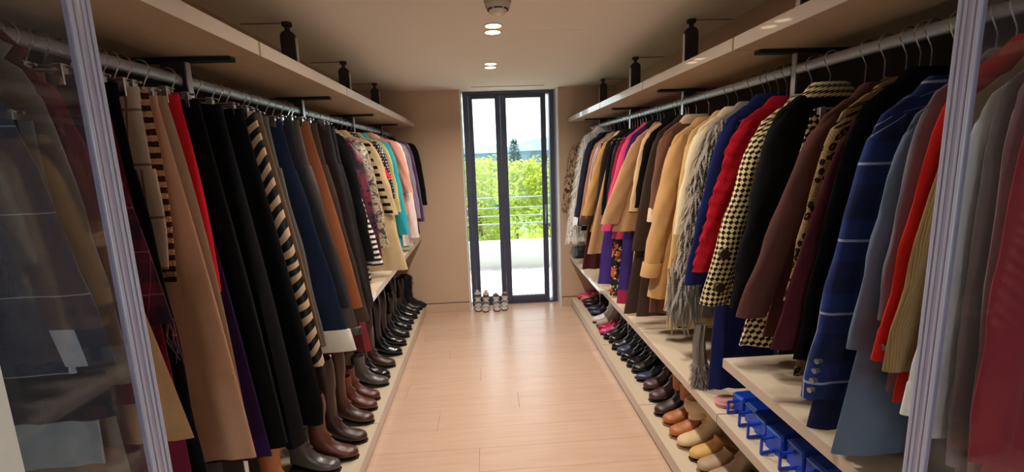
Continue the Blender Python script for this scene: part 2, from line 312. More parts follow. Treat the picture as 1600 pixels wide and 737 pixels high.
# ------------------------------------------------------------------ the setting
T = .2; BX0, BX1 = -2.9, 3.3
struct('ceiling', MB().box(BX0-T, BX1+T, Y0-T, 5.75, H, H+.3), 'ceiling_paint')
BX0, BX1, YB = -2.9, 3.3, .25             # the wider room behind the camera, which the closet opens into
struct('wall_left', MB().box(XL-T, XL, YB, Y1, 0, H), 'wall_paint')
struct('wall_right', MB().box(XR, XR+T, YB, Y1, 0, H), 'wall_paint')
struct('wall_room_left', MB().box(BX0-T, BX0, Y0, YB, 0, H).box(BX0-T, XL-T, YB, YB+T, 0, H), 'ceiling_paint')
struct('wall_room_right', MB().box(BX1, BX1+T, Y0, YB, 0, H).box(XR+T, BX1+T, YB, YB+T, 0, H), 'ceiling_paint')
WX0, WX1, WZ0, WZ1 = -1.2, 1.6, .35, 2.25     # its window
struct('wall_front', MB().box(BX0-T, WX0, Y0-T, Y0, 0, H).box(WX1, BX1+T, Y0-T, Y0, 0, H).box(WX0, WX1, Y0-T, Y0, 0, WZ0).box(WX0, WX1, Y0-T, Y0, WZ1, H), 'ceiling_paint')
wn = struct('window_1', MB().box(WX0, WX0+.06, Y0-.12, Y0-.06, WZ0, WZ1).box(WX1-.06, WX1, Y0-.12, Y0-.06, WZ0, WZ1).box(WX0+.06, WX1-.06, Y0-.12, Y0-.06, WZ0, WZ0+.06).box(WX0+.06, WX1-.06, Y0-.12, Y0-.06, WZ1-.06, WZ1).box(.17, .23, Y0-.12, Y0-.06, WZ0+.06, WZ1-.06), 'frame_dark')
MB().box(WX0+.06, WX1-.06, Y0-.095, Y0-.089, WZ0+.06, WZ1-.06).build('glass_pane', 'glass_door_pane', wn, False)
RX0, RX1 = -.2256, .8407
struct('wall_back_left', MB().box(XL-T, RX0-.012, Y1, 5.60, 0, H), 'wall_paint')
struct('wall_back_right', MB().box(RX1+.012, XR+T, Y1, 5.60, 0, H), 'wall_paint')
struct('trim_1', MB().box(RX0-.012, RX0, Y1-.004, 5.46, 0, H), 'reveal_white_daylit')  # off-white liners, lighter than the wall to paint window light on the reveal
struct('trim_2', MB().box(RX1, RX1+.012, Y1-.004, 5.46, 0, H), 'reveal_white_daylit')
struct('trim_3', MB().box(-.10, .684, 5.06, 5.074, H-.003, H+.001), 'shadow_gap')                 # slot in the ceiling before the door
for a, b, nm in ((XL, RX0-.012, 'baseboard_left'), (RX1+.012, XR, 'baseboard_right')):
    struct(nm, MB().box(a, b, Y1-.010, Y1, 0, .105, .002), 'wall_paint')
    g = MB().box(a, b, Y1-.003, Y1, .105, .114).build('shadow_groove', 'shadow_gap', bpy.data.objects[nm], False)
# floor of separate oak planks
fl = struct('floor', MB().box(BX0-T, BX1+T, Y0-T, 5.60, -.12, -.016), 'shadow_gap')
PW = .22; y = 2.59-PW*20; row = 0
ends = {2.59: 0}
while y < 5.55:
    b = min(y+PW, 5.50)
    if y > Y0-.1 and b-y > .03:
        xa, xb = (BX0, BX1) if b < YB else (XL, XR)
        cuts = [xa]; x = xa + (.35 + .62*((row*7) % 5)/2.2)
        while x < xb-.2: cuts.append(x); x += 1.75+.3*R_.random()
        cuts.append(xb)
        for x0, x1 in zip(cuts, cuts[1:]):
            MB().box(x0+.0006, x1-.0006, y+.0006, b-.0006, -.016, 0, .0011).build('floor_plank', 'oak_floor', fl, False)
    y += PW; row += 1
# access hatch in the ceiling
tag(MB().box(.29, .75, 2.93, 3.39, H-.0015, H+.001).build('access_hatch', 'ceiling_paint', None, False), 'flush square access hatch in the ceiling beside the downlights', 'hatch')

# glazed balcony door: two leaves of dark metal
dr = struct('door_1', MB().box(-.2126, -.152, 5.40, 5.52, 0, H).box(.775, .8305, 5.40, 5.52, 0, H).box(-.152, .775, 5.40, 5.52, H-.035, H).box(-.152, .775, 5.40, 5.52, 0, .022), 'frame_dark')
def leaf(x0, x1, sl, sr, yf, nm):
    m = MB().box(x0, x0+sl, yf, yf+.06, .022, H-.035, .004).box(x1-sr, x1, yf, yf+.06, .022, H-.035, .004)
    m.box(x0+sl, x1-sr, yf, yf+.06, H-.075, H-.035).box(x0+sl, x1-sr, yf, yf+.06, .022, .088)
    o = m.build(nm, 'frame_dark', dr, False)
    MB().box(x0+sl, x1-sr, yf+.026, yf+.034, .088, H-.075).build('glass_pane', 'glass_door_pane', o, False)
    MB().box(x0+sl, x1-sr, yf+.004, yf+.024, .088, .098).box(x0+sl-.001, x0+sl+.008, yf+.004, yf+.024, .098, H-.075).box(x1-sr-.008, x1-sr+.001, yf+.004, yf+.024, .098, H-.075).build('glazing_bead', 'frame_dark', o, False)
    if nm == 'door_leaf': MB().box(x0+sl, x1-sr, yf+.001, yf+.004, .084, .092).build('bottom_bead', 'frame_light', o, False)
    return o
leaf(-.150, .212, .040, .050, 5.425, 'fixed_leaf')
lf = leaf(.214, .735, .058, .050, 5.415, 'door_leaf')
MB().box(.735, .739, 5.412, 5.416, .03, H-.05).build('seal_line', 'frame_light', dr, False)
h = MB().tube([(.712, 5.414, 1.12), (.712, 5.385, 1.12), (.708, 5.372, 1.10), (.704, 5.372, .98)], .009, 8); h.box(.700, .724, 5.410, 5.416, 1.04, 1.2); h.build('door_handle', 'frame_light', dr)
MB().tube([(.742, 5.40, 1.78), (.728, 5.39, 1.66), (.722, 5.392, 1.60)], .006, 8).build('stay_arm', 'frame_light', dr)

# ------------------------------------------------------------------ ceiling lights and smoke detector
def downlight(x, y, label):
    t = thing('downlight', label, 'ceiling light', (x, y, H), 0, 'round ceiling downlights')
    n = 28; ring = [[(r*math.cos(2*PI*k/n), r*math.sin(2*PI*k/n), z) for k in range(n)] for r, z in ((.056, 0), (.056, -.004), (.047, -.005), (.046, -.001))]
    MB().loft(ring, False, False).build('trim_ring', 'lamp_ring', t)
    MB().disc((0, 0, -.003), .0465, .002).build('lens', 'lens_light', t)
    d = bpy.data.lights.new('downlight_bulb', 'AREA'); d.shape = 'DISK'; d.size = .085; d.energy = LAMP_W; d.color = LAMP_COL; d.spread = math.radians(150)
    o = bpy.data.objects.new('downlight_bulb', d); C.objects.link(o); o.parent = t; o.location = (0, 0, -.006)
for i, yy in enumerate((2.806, 2.941, 3.878, 4.022)):
    downlight(.089, yy, ('nearer', 'farther')[i % 2] + ' round lit downlight of the ' + ('larger pair close to the smoke detector', 'smaller pair close to the balcony door')[i//2])
for i, yy in enumerate((1.735, 1.870, -1.48, -1.34)):  # out of view, added for light as a continuation of the row
    downlight(.089, yy, ORD[i] + ' unseen downlight added for light on the way from the smoke detector to the entrance')
t = thing('smoke_detector', 'round beige smoke detector on the ceiling in front of the lit downlights', 'smoke detector', (.10, 2.36, H))
def ring(r, z, n=28): return [(r*math.cos(2*PI*k/n), r*math.sin(2*PI*k/n), z) for k in range(n)]
MB().loft([ring(.066, 0), ring(.066, -.016), ring(.060, -.022), ring(.060, -.026), ring(.062, -.028), ring(.058, -.042), ring(.050, -.050)]).build('base', 'detector', t)
for k in range(6):
    a0 = k*PI/3+.1; a1 = a0+.85; pts = [(math.cos(a0+(a1-a0)*j/5), math.sin(a0+(a1-a0)*j/5)) for j in range(6)]
    MB().loft([[(p[0]*.0515, p[1]*.0515, -.0525) for p in pts]+[(p[0]*.040, p[1]*.040, -.0525) for p in reversed(pts)], [(p[0]*.0515, p[1]*.0515, -.046) for p in pts]+[(p[0]*.040, p[1]*.040, -.046) for p in reversed(pts)]]).build('vent_slot', 'detector_slot', t, False)
MB().loft([ring(.044, -.048), ring(.043, -.060), ring(.036, -.068), ring(.015, -.072)]).build('sensing_dome', 'detector_dome', t)
MB().loft([ring(.0665, -.004), ring(.0672, -.007), ring(.0665, -.010)], False, False).build('dark_band', 'detector_slot', t)

# ------------------------------------------------------------------ shelving
def boards(side, joints, front, wall, z0, z1, name, what, lo=0, hi=99, gap=.006):
    for i, (a, b) in enumerate(zip(joints, joints[1:])):
        if i < lo or i > hi: continue
        x0, x1 = (wall+.002, front) if side == 'L' else (front, wall-.002)
        n = len(joints)-2-i
        px = -1.02 if side == 'L' else 1.24; a2, b2 = a+gap/2, b-gap/2; P = JL if side == 'L' else JR
        na = any(abs(a-J) < .012 for J in P[1:-1]) or a == P[0]; nb = any(abs(b-J) < .012 for J in P[1:-1])
        out = [(x0, a2)] + ([(px-.044, a2), (px-.044, a+.017), (px+.044, a+.017), (px+.044, a2)] if na else []) + [(x1, a2), (x1, b2)] + ([(px+.044, b2), (px+.044, b-.017), (px-.044, b-.017), (px-.044, b2)] if nb else []) + [(x0, b2)]
        o = MB().prism(out, 'z', z0, z1).build(name, 'oak_shaded' if name == 'high_shelf' else 'oak_lit', None, False)
        e = (front, front+.002) if side == 'L' else (front-.002, front); w2 = .0065 if name == 'high_shelf' else .002
        MB().box(e[0], e[1], a+w2, b-w2, z0+.0005, z1-.0005).build('front_edge', 'board_edge', o, False)
        place = 'trouser side' if side == 'L' else 'coat side'
        tag(o, f"pale oak {what}, {place}, {ORD[n]} from the balcony door wall", 'shelf', f"{what}s on the {place}")
boards('L', JL, FL, XL, 2.129, 2.176, 'high_shelf', 'high shelf board'); boards('R', JR, FR, XR, 2.129, 2.176, 'high_shelf', 'high shelf board')
JLp = [.26, .78, 1.78, 2.775, 3.78, 4.78, 5.21]; JRp = [.26, .785, 1.785, 2.786, 3.794, 4.778, 5.21]
boards('L', JLp, -.757, XL, .022, .1, 'shoe_shelf', 'low shoe board'); boards('R', JRp, .967, XR, .022, .1, 'shoe_shelf', 'low shoe board')
struct('trim_4', MB().box(XL, -.772, YB, 5.21, 0, .022), 'shadow_gap'); struct('trim_5', MB().box(.982, XR, YB, 5.21, 0, .022), 'shadow_gap')
struct('trim_6', MB().box(-.772, -.7655, YB, 5.2, 0, .004), 'shadow_gap'); struct('trim_7', MB().box(.975, .982, YB, 5.2, 0, .004), 'shadow_gap')
boards('R', [.26, .765, 1.765, 2.765, 3.765], FR, XR, .601, .642, 'middle_shelf', 'middle shelf board')
boards('R', [3.765, 4.765, 5.21], FR, XR, .578, .618, 'middle_shelf', 'lowered middle shelf board')
boards('R', [.26, .765, 1.738], FR, XR, .872, .912, 'upper_shelf', 'raised middle shelf board')
boards('L', [2.71, 3.677, 4.677, 5.21], FL, XL, .896, .938, 'middle_shelf', 'middle shelf board')
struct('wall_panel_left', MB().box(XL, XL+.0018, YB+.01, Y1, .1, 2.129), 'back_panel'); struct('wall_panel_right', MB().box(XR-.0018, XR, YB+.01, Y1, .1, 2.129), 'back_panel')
# posts with bright front strips
def post(side, x, y, label):
    s = 1 if side == 'L' else -1
    t = thing('shelf_post', label, 'shelf post', (x, y, 0), 0, 'shelf posts')
    w, d = .038, .014; pr = []
    out = [(-w, .1), (w, .1), (w, 2.44)] + [(w*math.cos(a)*1.0, 2.44+.035*math.sin(a)) for a in [PI*k/12 for k in range(1, 12)]] + [(-w, 2.44)]
    MB().prism(out, 'y', -d, d).build('pole', 'bronze', t, False)
    MB().box(s*w, s*(w+.005), -d*.92, d*.92, .1, 2.435).build('front_strip', 'aluminium', t, False)
    MB().loft([[(q*math.cos(2*PI*k/14), q*math.sin(2*PI*k/14), z) for k in range(14)] for q, z in ((.013, 2.46), (.013, 2.492), (.026, 2.497), (.026, H))]).build('ceiling_foot', 'bronze', t)
    MB().box(-s*.24, s*.0, -.0035, .0035, H-.006, H-.001).build('ceiling_arm', 'ceiling_bracket', t, False)
    MB().box(-s*.22, s*.19, -.02, .02, 2.114, 2.1285).build('shelf_bracket', 'dark_arm', t, False)
for i, yy in enumerate(JL[:-1]): post('L', -1.02, yy, f"bronze shelf post on the trouser side, {ORD[5-i]} from the balcony door wall")
for i, yy in enumerate(JR[:-1]): post('R', 1.24, yy, f"bronze shelf post on the coat side, {ORD[5-i]} from the balcony door wall")
def rails(side, x, joints):
    for i, (a, b) in enumerate(zip(joints, joints[1:])):
        a += .016; b -= .016
        if i == len(joints)-2: b = Y1
        n = 14; r = [[(.010*math.cos(2*PI*k/n), yy, .019*math.sin(2*PI*k/n)) for k in range(n)] for yy in (a, b)]
        o = MB().loft(r).build('hanging_rail', 'rail_bar', None, True, loc=(x, 0, RAILZ))
        tag(o, f"slim metal hanging rail on the {'trouser' if side == 'L' else 'coat'} side, {ORD[len(joints)-2-i]} length from the balcony door", 'rail', 'hanging rails')
rails('L', CL, JL); rails('R', CR, JR)

# ------------------------------------------------------------------ glass panels at the entrance
def panel(side, x, ya, yb, yend, label):
    s = 1 if side == 'L' else -1
    t = thing('glass_panel', label, 'glass panel', (x, (ya+yb)/2, 0))
    MB().box(-.003, .003, yend-(ya+yb)/2, ya-(ya+yb)/2+.004, 0, 2.46).build('pane', 'glass_painted_haze', t, False)
    w = (yb-ya)/2
    MB().box(-.004, .004, -w, w, 0, 2.46, .001).build('edge_strip', 'plastic_strip', t, False)
    for k, yy in enumerate((-.78, -.36, .30, .80)):
        MB().tube([(s*.004, yy*w, 0), (s*.004, yy*w, 2.46)], .0022 if k % 3 else .003, 8).build('strip_ridge', 'plastic_ridge', t)
        MB().tube([(-s*.004, yy*w, 0), (-s*.004, yy*w, 2.46)], .002, 8).build('strip_ridge', 'plastic_ridge', t)
    if side == 'L': MB().box(-.006, .006, yend-(ya+yb)/2-.07, yend-(ya+yb)/2, 0, 2.46, .003).build('white_jamb', 'jamb_white', t, False)
panel('L', -.570, .715, .756, .532, 'clear glass panel with ridged plastic edge strip and white jamb on the trouser side')
panel('R', .770, .699, .738, .30, 'clear glass panel with ridged plastic edge strip on the coat side')

# ------------------------------------------------------------------ outside the door
struct('wall_facade', MB().box(-6, RX0-.2, 5.60, 5.75, -6, 3.0).box(RX1+.2, 7, 5.60, 5.75, -6, 3.0), 'facade')
struct('ceiling_sun_block', MB().box(-6, 7, 5.75, 6.70, 2.62, 2.80), 'facade')  # unseen slab, added to keep direct sun off the closet floor
struct('floor_balcony', MB().box(-4, 5, 5.60, 7.62, -.35, -.035), 'gravel')
m = MB()
for k in range(2600):
    r = R_.uniform(.008, .020); x, y = R_.uniform(-.9, 1.9), R_.uniform(5.66, 7.44); a = R_.random()*6.3
    q = [(x+r*R_.uniform(.8, 1.3)*math.cos(a+j*PI/2), y+r*R_.uniform(.8, 1.3)*math.sin(a+j*PI/2), -.033+r*.15) for j in range(4)]
    m.add(q+[(x, y, -.035+r*.9), (x, y, -.04)], [(0, 1, 4), (1, 2, 4), (2, 3, 4), (3, 0, 4)])
g = m.build('gravel', 'gravel', None, False, 'stuff'); g['label'] = 'loose pale gravel on the balcony floor outside the door'
struct('wall_parapet', MB().box(-4, 5, 7.46, 7.62, -.35, .405, .01), 'parapet_paint')
t = thing('balcony_railing', 'pale green metal balcony railing with four horizontal bars above the parapet', 'railing', (0, 7.52, .405))
for z in (.69, .82, .955, 1.125): MB().tube([(-4, 0, z-.405), (5, 0, z-.405)], .011, 8).build('rail_bar', 'railing', t)
for x in (-1.4, 1.72, 3.2): MB().box(x-.02, x+.02, -.006, .006, 0, .74).build('upright', 'railing', t, False)
struct('ground_outside', MB().box(-90, 90, 8.5, 160, -9.4, -9.0), 'ground_far')
def tree(x, y, z, rad, hgt, n, mat, label, lf=.11):
    t = thing('tree', label, 'tree', (x, y, -9), 0, 'trees beyond the balcony'); rr = random.Random(int(x*100+y)); m = MB()
    lobes = [(rr.uniform(-.35, .35)*rad, 0, .38*hgt, .5*rad) for _ in range(2)] + [(rr.uniform(-.6, .6)*rad, rr.uniform(-.6, .6)*rad, rr.uniform(-.55, .42)*hgt, rr.uniform(.35, .6)*rad) for _ in range(11)]
    for _ in range(n):
        lx, ly, lz, lr = rr.choice(lobes); d = Vector((rr.gauss(0, 1), rr.gauss(0, 1), rr.gauss(0, 1))).normalized()*lr*rr.uniform(.75, 1.05)
        p = Vector((lx+d.x, ly+d.y, z+9+lz+d.z*.9)); a = Vector((rr.gauss(0, 1), rr.gauss(0, 1), rr.gauss(0, .7))).normalized(); b = a.orthogonal().normalized(); s = lf*rr.uniform(.6, 1.3)
        m.add([tuple(p-a*s), tuple(p+b*s*.5), tuple(p+a*s), tuple(p-b*s*.5)], [(0, 1, 2, 3)])
    m.build('crown', mat, t, False, 'stuff')
    MB().tube([(0, 0, 0), (.1, .05, 4), (0, 0, z+9)], [.25, .18, .08], 8).build('trunk', 'bark', t)
tree(-1.4, 17, -2.3, 2.0, 3.4, 5200, 'leaf_green', 'round green tree on the conifer\'s shaded side, nearest the balcony', .11)
tree(-.4, 27, -1.2, 2.9, 4.6, 7500, 'leaf_lime', 'bright lime tree rising below the conifer', .12)
tree(2.7, 19.5, -1.0, 2.3, 4.6, 6000, 'leaf_lime', 'bright lime tree beside the long door leaf handle', .11)
tree(-4.4, 24, -2.0, 2.4, 3.2, 5000, 'leaf_lime', 'lime tree below the white building', .12)
tree(2.2, 12.6, -2.1, 1.9, 2.6, 4200, 'leaf_lime', 'low leafy lime tree just over the parapet', .09)
tree(-1.9, 12.4, -2.2, 1.6, 2.4, 3800, 'leaf_lime', 'low leafy tree just over the parapet on the fixed leaf side', .09)
tree(7.0, 29, -.6, 3.0, 4.0, 5000, 'leaf_green', 'far green tree behind the bright lime trees', .15)
t = thing('conifer', 'dark blue green pointed conifer standing above the lime trees', 'tree', (2.62, 40, -9)); m = MB(); rr = random.Random(3)
for _ in range(5200):
    q = rr.random()**.7; zz = 12.45-q*6.5; r = .08+q*2.0; a = rr.random()*6.283; ro = r*math.sqrt(rr.random()); p = Vector((ro*math.cos(a), ro*math.sin(a), zz-ro*.25)); d = Vector((math.cos(a), math.sin(a), -.35)).normalized(); b = Vector((-math.sin(a), math.cos(a), 0))
    m.add([tuple(p), tuple(p+d*.2+b*.06), tuple(p+d*.38), tuple(p+d*.2-b*.06)], [(0, 1, 2, 3)])
m.build('needles', 'leaf_blue', t, False, 'stuff'); MB().tube([(0, 0, 0), (0, 0, 12.3)], [.25, .03], 8).build('trunk', 'bark', t)
def building(x0, x1, y, z0, z1, rows, cols, mat, label, dep=6):
    t = thing('building', label, 'building', ((x0+x1)/2, y, z0)); w = (x1-x0)/2
    MB().box(-w, w, 0, dep, 0, z1-z0).build('walls', mat, t, False)
    MB().box(-w-.2, w+.2, -.2, dep+.2, z1-z0, z1-z0+.25).build('roof_slab', 'roof_far', t, False)
    for i in range(rows):
        zc = (z1-z0) - (i+.55)*3.0
        if zc < 1: break
        MB().box(-w, w, -.5, 0, zc-1.3, zc-1.05).build('balcony_band', 'building_white', t, False)
        for j in range(cols):
            xc = -w+2*w*(j+.5)/cols; f = MB().box(xc-.55, xc+.55, -.06, .02, zc-.7, zc+.6).build('window_frame', 'building_white', t, False)
            MB().box(xc-.45, xc+.45, -.09, -.05, zc-.6, zc+.5).build('pane', 'window_far', f, False)
building(-5.2, .6, 62, -9, 1.3, 3, 3, 'building_white', 'white apartment building with dark windows above the trees')
building(-6.5, 3, 95, -9, 2.9, 2, 4, 'building_blue', 'pale blue building behind the white apartment building')
building(8.2, 24, 110, -9, 3.3, 2, 6, 'building_blue', 'long low pale blue building beside the conifer')
for i, (x, y, sx, hh) in enumerate(((-30, 150, 60, 7.5), (40, 155, 70, 9), (5, 158, 40, 6))):
    m = MB(); n = 18; m.loft([[(x-sx+2*sx*j/n, y+dy, -9.2+(hh+9)*max(0, math.sin(PI*j/n))**.6*f + .8*math.sin(j*2.1+i)*f*math.sin(PI*j/n)) for j in range(n+1)] for dy, f in ((-12, 0), (0, 1), (12, 0))], False, False, False)
    struct(f'hill_{i+1}', m, 'hill_far', None, True)

